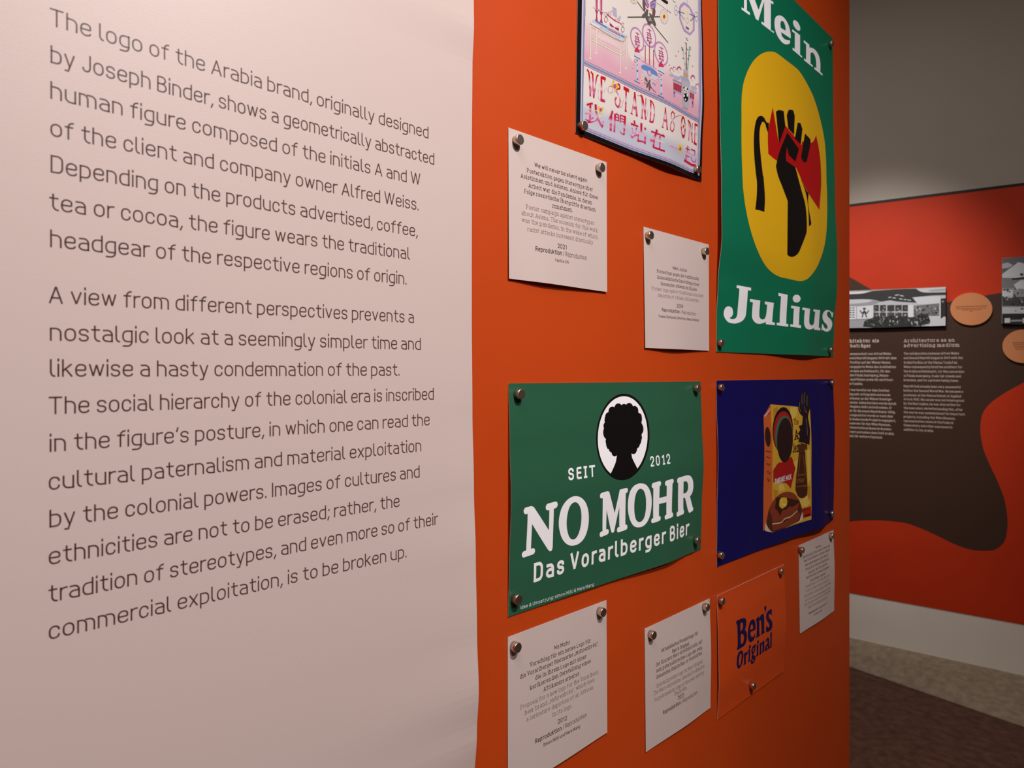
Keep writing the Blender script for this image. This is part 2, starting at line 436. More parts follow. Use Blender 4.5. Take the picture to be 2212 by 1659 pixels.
class Ink:
    """flat print on a sheet, collected into one mesh that follows the sheet"""
    def __init__(self, sheet, gain=1.0):
        self.s, self.v, self.f, self.c = sheet, [], [], []
        self.gain = gain
    def _add(self, v, f, color, layer):
        o = len(self.v)
        for p in v:
            self.v.append((p.x, p.y, layer))
            self.c.append(tuple(g * self.gain for g in (color(p.x, p.y) if callable(color) else color)))
        self.f += [tuple(i + o for i in q) for q in f]
    def poly_sh(self, pts, color, layer=1, holes=(), big=0.0065):
        if not callable(color): color = lin(color)
        loops = [[Vector((p.x, p.y, 0)) for p in pts]] + [[Vector((p.x, p.y, 0)) for p in h] for h in holes]
        flat = [Vector((p.x, p.y)) for lp in loops for p in lp]
        tris = [tuple(t) for t in tessellate_polygon(loops)]
        xs, ys = [p.x for p in flat], [p.y for p in flat]
        if max(xs) - min(xs) > big or max(ys) - min(ys) > big:      # cut along a grid so that it bends with the sheet
            bm = bmesh.new()
            vs = [bm.verts.new((p.x, p.y, 0)) for p in flat]
            for t in tris:
                try: bm.faces.new([vs[k] for k in t])
                except ValueError: pass
            for lo, hi, no in ((min(xs), max(xs), (1, 0, 0)), (min(ys), max(ys), (0, 1, 0))):
                n = int((hi - lo) / big)
                for q in range(1, n + 1):
                    c = lo + (hi - lo) * q / (n + 1)
                    bmesh.ops.bisect_plane(bm, geom=bm.verts[:] + bm.edges[:] + bm.faces[:], plane_co=(c * no[0], c * no[1], 0), plane_no=no, dist=1e-7)
            bm.verts.index_update()
            vv = [Vector((v.co.x, v.co.y)) for v in bm.verts]
            ff = [tuple(v.index for v in f.verts) for f in bm.faces]
            bm.free()
        else:
            vv, ff = flat, tris
        out = []
        for t in ff:        # keep every face towards the viewer
            ar = sum(vv[t[k - 1]].x * vv[t[k]].y - vv[t[k]].x * vv[t[k - 1]].y for k in range(len(t)))
            if abs(ar) > 1e-12: out.append(t if ar > 0 else tuple(reversed(t)))
        self._add(vv, out, color, layer)
    def poly(self, z, pts, color, layer=1, holes=(), big=0.0065, soft=42):
        g = lambda q: smooth([self.s.sh(*p) for p in (z.pts(q) if isinstance(q, str) else q)], soft)
        self.poly_sh(g(pts), color, layer, [g(h) for h in holes], big)
    def ellipse(self, z, cx, cy, rx, ry, color, layer=1, shear=0.0, n=28, hole=None, tilt=0.0):
        def ring(k):
            r = []
            for i in range(n):
                t = 2 * math.pi * i / n
                ex, ey = rx * k * math.cos(t), ry * k * math.sin(t)
                ex, ey = ex * math.cos(tilt) - ey * math.sin(tilt), ex * math.sin(tilt) + ey * math.cos(tilt)
                r.append(z(cx + ex + shear * ey / ry, cy + ey))
            return r
        self.poly(PX, ring(1.0), color, layer, [ring(hole)] if hole else (), soft=0 if n > 20 else 60)
    def stroke_sh(self, pts, wd, color, layer=1, closed=False, caps=False, dense=0.0):
        if not callable(color): color = lin(color)
        if dense > 0:
            q = []
            for a, b in zip(pts, pts[1:] + ([pts[0]] if closed else [])):
                n = max(1, int((b - a).length / dense))
                q += [a.lerp(b, k / n) for k in range(n)]
            if not closed: q.append(pts[-1])
            pts = q
        v, f = ribbon(pts, wd, closed)
        if v: self._add(v, f, color, layer)
        if caps:
            for p in (pts[0], pts[-1]):
                c = [p + Vector((math.cos(a), math.sin(a))) * (wd / 2) for a in [k * math.pi / 8 for k in range(16)]]
                self._add(c, [tuple(range(16))], color, layer)
    def stroke(self, z, pts, wd, color, layer=1, closed=False, caps=False, dense=0.006, curve=True):
        """wd in zoom pixels, measured vertically"""
        q = z.pts(pts) if isinstance(pts, str) else pts
        P = [self.s.sh(*p) for p in q]
        if len(P) > 2 and curve: P = smooth_open(P, closed)
        x, y = q[len(q) // 2]
        u = abs((self.s.sh(x, y + wd / z.k) - self.s.sh(x, y)).y)
        self.stroke_sh(P, u, color, layer, closed, caps, dense)
    def line(self, z, text, x0, y0, x1, y1, cap, color, wt=.12, slab=False, layer=1, seg=3, sb=.15, spans=None):
        """one line of lettering: baseline from (x0,y0) to (x1,y1), cap height in zoom pixels at its left end"""
        A, B = self.s.sh(*z(x0, y0)), self.s.sh(*z(x1, y1))
        size = abs((self.s.sh(*z(x0, y0 - cap)) - A).y)
        pen = 0.0
        out = []
        for k, ch in enumerate(text):
            t = wt
            if spans:
                for (n0, tt) in spans:
                    if k >= n0: t = tt
            if ch == ' ':
                pen += .32 if slab is True else .25; continue
            sl = ch in slab if isinstance(slab, str) else slab
            gw, paths = glyph_paths(ch, sl, seg)
            ext = .07 if (sl and ch in SERIFED) else 0
            for pts, closed in paths:
                if not closed and len(pts) > 1:      # strokes end squarely, half a stroke past the centre line
                    e0, e1 = (pts[0] - pts[1]).normalized(), (pts[-1] - pts[-2]).normalized()
                    pts = [pts[0] + e0 * (t / 2)] + pts[1:-1] + [pts[-1] + e1 * (t / 2)]
                out.append(([Vector((pen + t / 2 + ext + p.x, t / 2 + p.y * (1 - t))) for p in pts], closed, t))
            pen += gw + t + sb + 2 * ext
        pen -= sb
        d = (B - A)
        kx = d.length / pen / size
        d.normalize()
        up = Vector((0, 1))
        c = lin(color)
        for pts, closed, t in out:
            q = []
            for a, b in zip(pts, pts[1:] + (pts[:1] if closed else [])):     # long strokes are cut up so that they bend with the sheet
                n = max(1, int((b - a).length * size / .0055))
                q += [a.lerp(b, i / n) for i in range(n)]
            if not closed: q.append(pts[-1])
            v, f = ribbon([Vector((p.x * kx, p.y)) for p in q], t * min(1.0, .5 + .5 * kx), closed)
            if v: self._add([A + d * (p.x * size) + up * (p.y * size) for p in v], f, c, layer)
        return kx
    def build(self, name, parent, label=None):
        v = [self.s.P(x, y, l) for (x, y, l) in self.v]
        o = mesh_obj(name, v, self.f, INK, parent, cols=self.c)
        if label: o['label'] = label
        return o

# ------------------------------------------------------------------ the room
def st(name, c, m):
    return tag(mesh_obj(name, c[0], c[1], m), kind='structure')
WALLPAINT = material('grey_white_wall_paint', (196, 187, 178), 0.7, spec=0.3, noise=0.02, scale=3, bump=0.1, bscale=120)
FLOORM = material('dark_brown_concrete', (98, 69, 55), 0.6, spec=0.3, noise=0.38, scale=26, bump=0.4, bscale=60, detail=9)
KERBM = material('weathered_concrete', (164, 149, 130), 0.8, spec=0.2, noise=0.2, scale=34, bump=0.5, bscale=80, detail=8)
DARKWALL = material('dark_room_paint', (120, 104, 96), 0.8, spec=0.2)
F_L, F_R = -6.0, 3.6
def room_box(s0, s1, n0, n1, z0, z1):
    return prism(FAR, s0, s1, z0 - EYE, z1 - EYE, n0, n1)
st('floor', room_box(F_L - .2, F_R + .2, -.25, 7.2, -.12, 0), FLOORM)
st('ceiling', room_box(F_L - .2, F_R + .2, -.25, 7.2, 3.9, 4.0), DARKWALL)
st('wall_back', room_box(F_L, F_R, -.15, -.031, 0, 3.9), WALLPAINT)
st('wall_right', room_box(F_R, F_R + .15, -.15, 7.0, 0, 3.9), DARKWALL)
st('wall_far_left', room_box(F_L - .15, F_L, -.15, 7.0, 0, 3.9), DARKWALL)
st('wall_front', room_box(F_L, F_R, 7.0, 7.15, 0, 3.9), DARKWALL)
# the concrete footing that slopes from the back wall down to the floor
def kerb():
    tops = [FAR.hit(*ZP(x, y), -.003) for x, y in ((55, 685), (1358, 970))]
    base = []
    for x, y in ((55, 900), (1358, 1350)):
        px, py = ZP(x, y)
        Y = FPX * EYE / (py - HY)
        p = Vector(((px - CX) / FPX * Y, Y, 0))
        base.append((p.dot(FAR.d), p.dot(FAR.n) + FAR.D))
    v, f = [], []
    for k, t in enumerate((-1.6, 0.0, 1.0, 2.4)):
        s_t = tops[0][0] + (tops[1][0] - tops[0][0]) * t
        h_t = tops[0][1] + (tops[1][1] - tops[0][1]) * t
        s_b = base[0][0] + (base[1][0] - base[0][0]) * t
        w_b = max(.03, base[0][1] + (base[1][1] - base[0][1]) * t)
        v += [FAR.pt(s_t, h_t, -.031), FAR.pt(s_t, h_t, -.003), FAR.pt(s_b, -EYE + .006, w_b), FAR.pt(s_b, -EYE, w_b + .003), FAR.pt(s_t, -EYE, -.031)]
    for k in range(3):
        for i in range(5):
            j = (i + 1) % 5
            f.append((5 * k + i, 5 * k + j, 5 * k + 5 + j, 5 * k + 5 + i))
    f += [(0, 4, 3, 2, 1), (15, 16, 17, 18, 19)]
    return v, f
st('trim_1', kerb(), KERBM)
SKIRTM = material('white_skirting_board', (246, 238, 228), 0.6, spec=0.3, noise=0.02, scale=4)
st('baseboard_back', room_box(F_L, F_R, -.030, -.0045, .05, .40), SKIRTM)
# the free-standing orange partition that carries the banner and the posters
S_END = NEAR.hit(1835.0, 808)[0]
part_c = prism(NEAR, -1.3, S_END, -EYE, 1.35, -.14, 0.0)
st('wall_left', part_c, ORANGE)

# ------------------------------------------------------------------ the text banner on the partition
def sheet_thing(name, label, cat, sheet, mats, group=None, nx=28, ny=28, thick=.0005, sheet_name='sheet'):
    lo = sheet.sh_ab(.5, 0)
    e = empty(name, sheet.pl.pt(lo.x, lo.y, 0))
    tag(e, label, cat, group)
    sheet.build(sheet_name, e, mats, nx, ny, thick)
    return e
BR = [(0, .004), (.10, .004), (.165, .0105), (.21, .0140), (.27, .0108), (.35, .0085), (.42, .0050), (.50, .0022), (.60, .0010),
      (.78, .0012), (.86, .0022), (.905, .0052), (.925, .0048), (1, .001)]
def near_px(x, y): return NEAR.hit(x, y)
hb, ht = -.62, .53
def px_of(plane, s, h):
    p = plane.pt(s, h, 0)
    return CX + FPX * p.x / p.y, HY - FPX * (p.z - EYE) / p.y
s_r = NEAR.hit(1018, 808)[0]
s_l = -.75
banner = Sheet(NEAR, px_of(NEAR, s_l, ht), px_of(NEAR, s_r, ht), px_of(NEAR, s_r, hb), px_of(NEAR, s_l, hb), base=.001, R=BR, powx=14.0)
bn = sheet_thing('text_banner', 'tall pale pink banner with long brown English text, left of the posters', 'banner', banner, [VINYL, EDGE], nx=190, ny=120)
ik = Ink(banner)
K_ = 2.37
BT = [
("The logo of the Arabia brand, originally designed", 107.5, 54.5, 925.5, 299.6), ("by Joseph Binder, shows a geometrically abstracted", 109, 135.5, 938, 356.5),
("human figure composed of the initials A and W", 108.5, 213, 908, 401), ("of the client and company owner Alfred Weiss.", 108.5, 293.5, 904, 455),
("Depending on the products advertised, coffee,", 109, 372.5, 902, 512), ("tea or cocoa, the figure wears the traditional", 106.5, 453.6, 885, 561),
("headgear of the respective regions of origin.", 108, 533.8, 878, 615), ("A view from different perspectives prevents a", 105.5, 655, 894, 698),
("nostalgic look at a seemingly simpler time and", 107.5, 736, 909, 756), ("likewise a hasty condemnation of the past.", 107.5, 814, 863, 811.8),
("The social hierarchy of the colonial era is inscribed", 105, 895.5, 937, 863.3), ("in the figure\u2018s posture, in which one can read the", 107, 976.6, 928, 918.6),
("cultural paternalism and material exploitation", 105, 1059.2, 910, 975), ("by the colonial powers. Images of cultures and", 106.5, 1139.8, 906.5, 1031),
("ethnicities are not to be erased; rather, the", 105, 1220.8, 863, 1094.5), ("tradition of stereotypes, and even more so of their", 104.5, 1302.4, 945.5, 1133),
("commercial exploitation, is to be broken up.", 105, 1382.7, 878, 1204)]
for t in BT:
    ik.line(PX, t[0], t[1], t[2], t[3], t[4], 38.5, (82, 52, 46), wt=.092, seg=6, sb=.11)
ik.build('lettering', bn)

# ------------------------------------------------------------------ caption cards
DK, LT = (66, 50, 46), (98, 78, 73)
def card(name_label, sheet, z, cap, rows):
    e = sheet_thing('caption_card', name_label, 'card', sheet, [PAPER, EDGE], 'caption cards pinned on the orange partition', 20, 20)
    k = Ink(sheet)
    for r in rows:
        txt, st_, x0, y0, x1, y1 = r[:6]
        c = cap * (r[6] if len(r) > 6 else 1)
        if st_ == 'h': k.line(z, txt, x0, y0, x1, y1, c, DK, wt=.14)
        elif st_ == 'g': k.line(z, txt, x0, y0, x1, y1, c, DK, wt=.125, slab=True)
        elif st_ == 'e': k.line(z, txt, x0, y0, x1, y1, c, LT, wt=.085, slab=True)
        elif st_ == 'r': k.line(z, txt, x0, y0, x1, y1, c, DK, wt=.15, spans=[(12, .09)])
    k.build('lettering', e)
    return e

c1 = Sheet(NEAR, (1098.3, 275.3), (1310.4, 350.5), (1309.2, 631), (1097.6, 602), B=[(0, .002), (.35, .0055), (1, .002)])
card('white card about the silent-again poster campaign, upper left on the orange partition', c1, ZD, 41, [
("We will never be silent again", 'h', 318, 427, 800, 572), ("Posteraktion gegen Stereotype \u00fcber", 'g', 247, 477, 853, 655),
("Asiatinnen und Asiaten. Anlass f\u00fcr diese", 'g', 190, 525, 898, 728), ("Arbeit war die Pandemie, in deren", 'g', 262, 615, 845, 775),
("Folge rassistische \u00dcbergriffe drastisch", 'g', 222, 668, 878, 842), ("zunahmen.", 'g', 480, 803, 667, 845),
("Poster campaign against stereotypes", 'e', 240, 812, 865, 962), ("about Asians. The occasion for this work", 'e', 198, 868, 897, 1030),
("was the pandemic, in the wake of which", 'e', 200, 932, 897, 1092), ("racist attacks increased drastically", 'e', 252, 1017, 855, 1142),
("2021", 'h', 530, 1172, 612, 1188, 1.05), ("Reproduktion / Reproduction", 'r', 327, 1200, 797, 1285, 1.1), ("Vanilla Chi", 'h', 507, 1297, 632, 1317, .7)])
c2 = Sheet(NEAR, (1390.2, 489.6), (1531, 528.3), (1530.7, 757.7), (1391.9, 751.6), B=[(0, .002), (.4, .006), (1, .001)])
card('small white card captioned Mein Julius, left of the tall green poster', c2, ZE, 40, [
("Mein Julius", 'h', 445, 600, 608, 630), ("Protestlogo gegen die traditionelle,", 'g', 262, 637, 750, 728),
("kolonialistische Darstellung eines", 'g', 268, 705, 750, 793), ("dienenden schwarzen Kindes", 'g', 305, 780, 722, 850),
("Protest logo against traditional colonialist", 'e', 203, 835, 802, 925), ("depiction of a black child servant", 'e', 272, 915, 750, 980),
("2008", 'h', 492, 1039, 565, 1048, 1.05), ("Reproduktion / Reproduction", 'r', 320, 1085, 713, 1134, 1.05), ("Toledo i Dertschei, Simon Inou, Markus Wailand", 'h', 280, 1155, 747, 1202, .8)])
c4 = Sheet(NEAR, (1097, 1376.6), (1310, 1296.4), (1309.6, 1580.9), (1096, 1717.5), B=[(0, .001), (.5, .003), (1, .002)])
card('white card captioned No Mohr at the bottom left, below the wide green poster', c4, ZI, 42, [
("No Mohr", 'h', 513, 543, 662, 488), ("Vorschlag f\u00fcr ein neues Logo f\u00fcr", 'g', 283, 706, 857, 470),
("die Vorarlberger Biermarke \u201eMohrenbr\u00e4u\u201c,", 'g', 187, 820, 930, 497), ("die in ihrem Logo mit einer", 'g', 332, 828, 818, 618),
("karikierenden Darstellung eines", 'g', 283, 922, 858, 662), ("Afrikaners arbeitet.", 'g', 412, 935, 755, 780),
("Proposal for a new logo for the Vorarlberg", 'e', 193, 1108, 928, 765), ("beer brand \u201eMohrenbr\u00e4u\u201c, which uses", 'e', 235, 1160, 893, 838),
("a caricature depiction of an African", 'e', 250, 1222, 882, 910), ("in its logo.", 'e', 497, 1175, 680, 1088),
("2012", 'h', 547, 1243, 633, 1205, 1.05), ("Reproduktion / Reproduction", 'r', 332, 1430, 820, 1172, 1.1), ("Simon INOU und Mara Niang", 'h', 408, 1460, 757, 1277, .8)])
c5 = Sheet(NEAR, (1392.8, 1358.5), (1533, 1293), (1533.7, 1528.3), (1394.3, 1624.4), B=[(0, .001), (.6, .003), (1, .001)], R=[(0, .0), (.5, .002), (1, 0)])
card('white card captioned Aktualisiertes Produktlogo, bottom middle between card and orange poster', c5, ZJ, 40, [
("Aktualisiertes Produktlogo f\u00fcr", 'h', 270, 597, 633, 420), ("Ben's Original", 'h', 380, 606, 548, 523),
("Der Konzern Mars entschied sich, auf", 'g', 218, 740, 678, 500), ("sein paternalistisches Logo des ewig", 'g', 220, 800, 675, 562),
("dienenden Onkels Ben zu vernichten.", 'g', 218, 865, 678, 612), ("Updated product logo for Ben's Original", 'e', 218, 952, 680, 697),
("The Mars corporation decided to abandon", 'e', 190, 1027, 700, 743), ("its paternalistic logo of the ever-serving", 'e', 203, 1088, 692, 808),
("Uncle Ben.", 'e', 400, 1033, 527, 960), ("2021", 'h', 435, 1070, 495, 1038, 1.05), ("Reproduktion / Reproduction", 'r', 287, 1217, 628, 1007, 1.05)])
c6 = Sheet(NEAR, (1725.7, 1178.6), (1800.4, 1145.2), (1800.9, 1319.3), (1727.3, 1368.4), B=[(0, .001), (.6, .003), (1, .001)], R=[(0, 0), (.5, .002), (1, 0)])
card('narrow white card at the far right edge, below the dark blue poster', c6, ZL, 34, [
("No More", 'h', 383, 402, 452, 375), ("Bereits in den 1960er-Jahren erweckt der", 'g', 217, 530, 570, 372),
("New Yorker K\u00fcnstler Jon Onye Lockard", 'g', 227, 583, 568, 425), ("eine selbstbewusste \u201eAunt Jemima\u201c,", 'g', 243, 638, 550, 490),
("die aus ihrer Rolle als Haush\u00e4lterin", 'g', 247, 693, 557, 545), ("ausbricht. Seit 2021 hei\u00dft die", 'g', 282, 740, 535, 612),
("amerikanische Lebensmittelmarke", 'g', 255, 805, 557, 655), ("\u201ePearl Milling Company\u201c.", 'g', 305, 845, 520, 733),
("Already back in the 1960s, New York", 'e', 247, 925, 565, 765), ("artist Jon Onye Lockard designed a", 'e', 252, 980, 563, 822),
("self-confident \u201eAunt Jemima\u201c, who breaks", 'e', 228, 1055, 585, 862), ("out of her role as a housekeeper. Since", 'e', 240, 1108, 575, 930),
("2021, the American food brand has been", 'e', 232, 1170, 580, 967), ("called \u201ePearl Milling Company\u201c.", 'e', 275, 1202, 540, 1052),
("Reproduktion / Reproduction", 'r', 290, 1277, 530, 1137), ("Jon Onye Lockard", 'h', 357, 1292, 465, 1228, .8)])

# ------------------------------------------------------------------ tall green poster with the raised fist
WHT = (250, 247, 252)
pj = Sheet(NEAR, (1549.5, -165), (1799.0, 83), (1799.6, 770), (1547.7, 760), base=.0014,
           L=[(0, 0), (.08, .0003), (.16, .003), (.27, .0105), (.38, .0095), (.55, .0065), (.75, .0025), (1, 0)],
           R=[(0, .0005), (.1, .003), (.22, .0095), (.32, .010), (.5, .0045), (.8, .0008), (1, 0)],
           B=[(0, 0), (.3, .001), (.68, .009), (.9, .002), (1, 0)])
ej = sheet_thing('protest_poster', 'tall emerald green poster with black fist in yellow oval, reading Mein Julius', 'poster', pj, [GREEN_TALL, EDGE], 'posters pinned on the orange partition', 64, 170)
k = Ink(pj)
yel = ZB.pts("297,1000 300,860 312,760 335,680 365,610 405,545 450,500 500,472 550,462 600,470 650,503 700,542 760,588 810,632 850,690 890,760 930,840 960,920 990,1020 1015,1120 1035,1220 1048,1330 1055,1450 1058,1620") + \
      ZC.pts("1013,150 1014,300 1010,430 1003,520 985,620 960,700 925,780 880,845 835,885 790,897 740,891 680,877 620,864 560,835 500,780 450,700 410,610 375,510 345,400 320,280 303,160 293,50")
k.poly(PX, yel, (224, 173, 20), 1)
red = ZB.pts("577,960 632,1290 690,1125 835,1300 840,1265 917,1280 945,1260 965,1210 990,1330 1007,1480") + ZC.pts("962,100 948,292 855,150") + ZB.pts("824,1586 785,1500 615,1440 537,1378 533,1195 548,1100")
k.poly(PX, red, (178, 8, 12), 2)
BLK = (13, 7, 8)
for q in ("605,1000 630,986 675,995 690,1130 632,1292", "702,1035 722,984 760,988 774,1035 768,1212 715,1150", "800,1098 825,1102 843,1155 828,1297 775,1240",
          "865,1195 912,1245 916,1278 880,1453 848,1450 830,1410"):
    k.poly(ZB, q, BLK, 3)
hand = ZB.pts("707,1187 812,1335 780,1448 720,1390 705,1318 695,1390 697,1440 780,1500") + \
       ZC.pts("800,140 830,260 840,465 818,540 795,600 770,655 740,683 712,691 688,685 673,670 675,450 677,215 630,90 595,0") + ZB.pts("605,1490 610,1465 640,1350")
k.poly(PX, hand, BLK, 3)
cord = ZB.pts("543,1100 522,1095 497,1052 468,1038 440,1055 420,1110 408,1220 410,1380 425,1550") + ZC.pts("413,40 415,100 410,200 400,287 430,292 478,307 483,200 478,100 470,0") + \
       ZB.pts("490,1580 468,1380 458,1240 462,1150 480,1098 495,1092 510,1110 520,1150 535,1190")
k.poly(PX, cord, BLK, 3)
k.poly(ZC, "783,5 835,120 855,150 852,240 880,412 858,432 850,260 832,150", BLK, 3)
k.build('emblem', ej)
k = Ink(pj)
k.poly(ZB, "298,65 320,79 320,-130 298,-144 298,-166 375,-115 450,90 495,-40 583,18 583,40 560,28 560,268 587,283 587,297 476,212 476,192 500,208 500,10 447,187 425,168 345,-60 345,94 372,112 372,137 298,85", WHT, 1)
k.poly(ZB, "738,345 652,288 658,320 680,348 705,358 730,360 733,385 710,398 675,390 640,355 610,300 595,240 594,185 605,152 630,138 660,145 695,180 722,235 737,300", WHT, 1, ["650,250 692,276 690,235 678,200 662,186 650,195 646,220"])
k.poly(ZB, "751,262 822,315 822,490 840,503 840,518 755,445 755,425 775,440 775,300 751,282", WHT, 1)
k.poly(ZB, "758,200 762,187 770,181 785,185 805,205 820,235 824,258 820,272 812,276 795,268 775,245 762,220", WHT, 1)
k.poly(ZB, "855,360 905,400 905,425 930,430 960,450 990,500 1003,560 1003,645 1023,662 1023,678 950,618 950,600 968,612 965,545 955,500 940,475 925,470 915,480 915,570 935,585 935,602 858,540 858,522 876,535 876,400 855,380", WHT, 1)
k.build('lettering', ej, 'white slab serif word Mein')
k = Ink(pj)
k.poly(ZU, "408,205 650,250 650,300 597,290 565,690 545,760 500,815 440,845 380,860 320,855 260,835 215,785 188,730 185,680 195,625 225,580 275,568 320,590 340,640 342,700 320,740 280,765 320,785 355,783 390,765 412,720 420,640 452,262 402,250", WHT, 1)
k.poly(ZU, "632,440 808,468 790,720 800,760 825,785 860,790 890,765 910,700 925,540 886,530 886,482 1040,508 1010,835 1057,845 1055,888 900,870 903,830 860,852 800,865 740,855 695,815 670,760 666,700 682,500 632,488", WHT, 1)
k.poly(ZU, "1118,338 1275,370 1250,865 1287,870 1283,915 1087,887 1090,845 1138,850 1162,395 1118,388", WHT, 1)
k.poly(ZU, "1335,552 1482,578 1467,885 1503,892 1500,938 1320,912 1322,872 1368,877 1382,605 1335,598", WHT, 1)
k.ellipse(ZU, 1428, 435, 67, 67, WHT, 1)
k.poly(ZU, "1527,585 1658,610 1643,830 1652,870 1680,893 1710,880 1728,830 1745,660 1715,653 1717,615 1830,635 1805,930 1832,935 1828,978 1722,962 1725,930 1690,955 1640,962 1590,940 1560,890 1555,830 1568,635 1525,628", WHT, 1)
k.poly(ZU, "2055,655 2043,755 2025,745 2015,700 1990,660 1965,658 1948,680 1945,710 1965,750 2010,790 2035,840 2035,900 2010,960 1975,990 1935,998 1895,985 1868,962 1857,982 1852,975 1862,868 1880,880 1895,920 1925,950 1950,945 1955,910 1940,875 1900,835 1872,785 1870,720 1890,665 1930,635 1975,635 2015,655 2035,680", WHT, 1)
k.build('lettering', ej, 'white slab serif word Julius')

# ------------------------------------------------------------------ wide bottle-green poster
pm = Sheet(NEAR, (1098.9, 828.3), (1513.3, 823.8), (1513.9, 1185.7), (1097.9, 1332.9), base=.0014,
           L=[(0, 0), (.2, .0018), (.5, .0052), (.75, .0025), (1, 0)], R=[(0, .0003), (.25, .002), (.5, .0058), (.75, .0025), (1, 0)],
           B=[(0, 0), (.4, .002), (.76, .0075), (.92, .002), (1, 0)])
em = sheet_thing('beer_poster', 'wide dark green poster with afro silhouette medallion, reading NO MOHR', 'poster', pm, [GREEN_WIDE, EDGE], 'posters pinned on the orange partition', 76, 54)
k = Ink(pm)
def oval(cx, cy, rx, ry): return [ZF(cx + rx * math.cos(t) - 8 * math.sin(t), cy + ry * math.sin(t)) for t in [i * math.pi / 24 for i in range(48)]]
k.poly(PX, oval(815, 442, 177, 287), (12, 7, 9), 1)
k.poly(PX, oval(814, 442, 165, 270), WHT, 2)
k.poly(ZF, "775,566 745,560 737,530 712,520 703,490 708,462 690,440 684,410 692,375 702,362 693,335 698,300 722,285 722,262 740,245 760,245 770,228 790,222 805,232 820,225 835,235 850,222 872,225 882,240 902,240 915,262 918,280 938,292 942,325 938,348 950,375 950,405 938,430 938,465 930,490 912,505 908,535 890,552 872,552 "
           "876,578 888,605 915,658 895,688 862,715 830,726 808,728 780,724 755,708 734,685 752,648 767,610", (12, 7, 9), 3)
for x, y, r in ((722, 308, 27), (706, 368, 22), (712, 412, 30), (722, 470, 24), (742, 520, 22), (760, 545, 22), (745, 272, 28), (785, 252, 29), (822, 250, 24), (857, 248, 28), (892, 268, 28), (915, 315, 28), (925, 385, 27), (918, 445, 26), (905, 490, 24), (885, 528, 24)):
    k.ellipse(ZF, x, y, r * .92, r * 1.15, (12, 7, 9), 4, n=16)
k.build('emblem', em)
k = Ink(pm)
def cap(z, x0, y0, x1, y1, r): k.stroke(z, [z(x0, y0), z(x1, y1)], 2 * r, WHT, 1, caps=True)
k.poly(ZV, "150,665 165,655 236,633 418,915 424,640 478,630 463,1110 455,1150 442,1163 428,1165 405,1142 217,840 203,1165 146,1180 165,690", WHT, 1)
for c in ((146, 682, 205, 666, 40), (409, 636, 495, 612, 40), (122, 1202, 226, 1166, 37)): cap(ZV, *c)
k.poly(ZV, "745,507 810,530 860,590 888,680 895,770 885,880 850,990 790,1065 710,1098 640,1085 580,1020 548,930 536,840 545,740 575,640 630,560 690,518", WHT, 1,
       ["735,580 770,600 798,660 807,750 800,850 775,950 740,1010 700,1025 665,1000 640,930 630,840 637,740 660,650 695,595"])
k.poly(ZW, "135,650 220,625 293,912 362,598 440,590 435,1075 355,1090 355,830 287,1150 278,1166 265,1172 252,1166 245,1152 187,870 180,1135 132,1150", WHT, 1)
for c in ((122, 680, 195, 658, 37), (395, 625, 447, 611, 34), (117, 1192, 192, 1160, 36), (346, 1132, 440, 1099, 35)): cap(ZW, *c)
k.poly(ZW, "640,518 700,530 745,580 775,660 785,760 775,880 745,990 690,1070 620,1100 550,1085 505,1020 478,930 468,830 475,720 500,620 545,555 595,525", WHT, 1,
       ["635,588 675,610 700,670 710,770 705,880 685,970 650,1020 615,1030 580,1005 560,940 553,850 557,750 575,660 605,605"])
k.poly(ZW, "807,560 890,545 880,960 805,985", WHT, 1); k.poly(ZW, "985,520 1060,510 1052,915 980,935", WHT, 1); k.poly(ZW, "880,712 990,685 988,765 878,792", WHT, 1)
for c in ((806, 546, 888, 522, 35), (980, 515, 1058, 490, 33), (799, 1012, 884, 982, 33), (975, 965, 1052, 935, 32)): cap(ZW, *c)
k.poly(ZW, "1135,480 1207,470 1205,870 1135,890", WHT, 1)
k.poly(ZW, "1150,440 1240,413 1270,410 1295,418 1312,435 1330,475 1337,530 1335,585 1322,640 1290,690 1200,710", WHT, 1, ["1207,495 1240,490 1260,508 1268,545 1264,600 1245,640 1205,655"])
k.poly(ZW, "1212,705 1290,680 1332,850 1335,868 1283,900 1270,885 1228,715", WHT, 1)
for c in ((1140, 478, 1200, 460, 35), (1130, 925, 1198, 895, 32), (1288, 882, 1322, 858, 26)): cap(ZW, *c)
k.build('headline_lettering', em)
k = Ink(pm)
k.line(ZV, "SEIT", 652, 322, 973, 274, 148, WHT, wt=.18, sb=.30, seg=5, slab="I")
k.build('date_lettering', em, 'white word SEIT')
k = Ink(pm)
k.line(ZW, "2012", 768, 298, 1032, 255, 140, WHT, wt=.15, sb=.28, seg=5, slab="1")
k.build('date_lettering', em, 'white number 2012')
k = Ink(pm)
xa, ya = ZV(235, 1540); xb, yb = ZW(1275, 1200)
k.line(PX, "Das Vorarlberger Bier", xa, ya, xb, yb, 41.5, WHT, wt=.17, sb=.22, seg=4)
k.build('slogan_lettering', em)
k = Ink(pm)
xb, yb = ZV(955, 1578)
xa, ya = ZI(193, 160)
k.line(PX, "Idee & Umsetzung: simon INOU & Mara Niang", xa, ya, xb, yb, 7.6, WHT, wt=.10, seg=3)
k.build('credit_lettering', em)

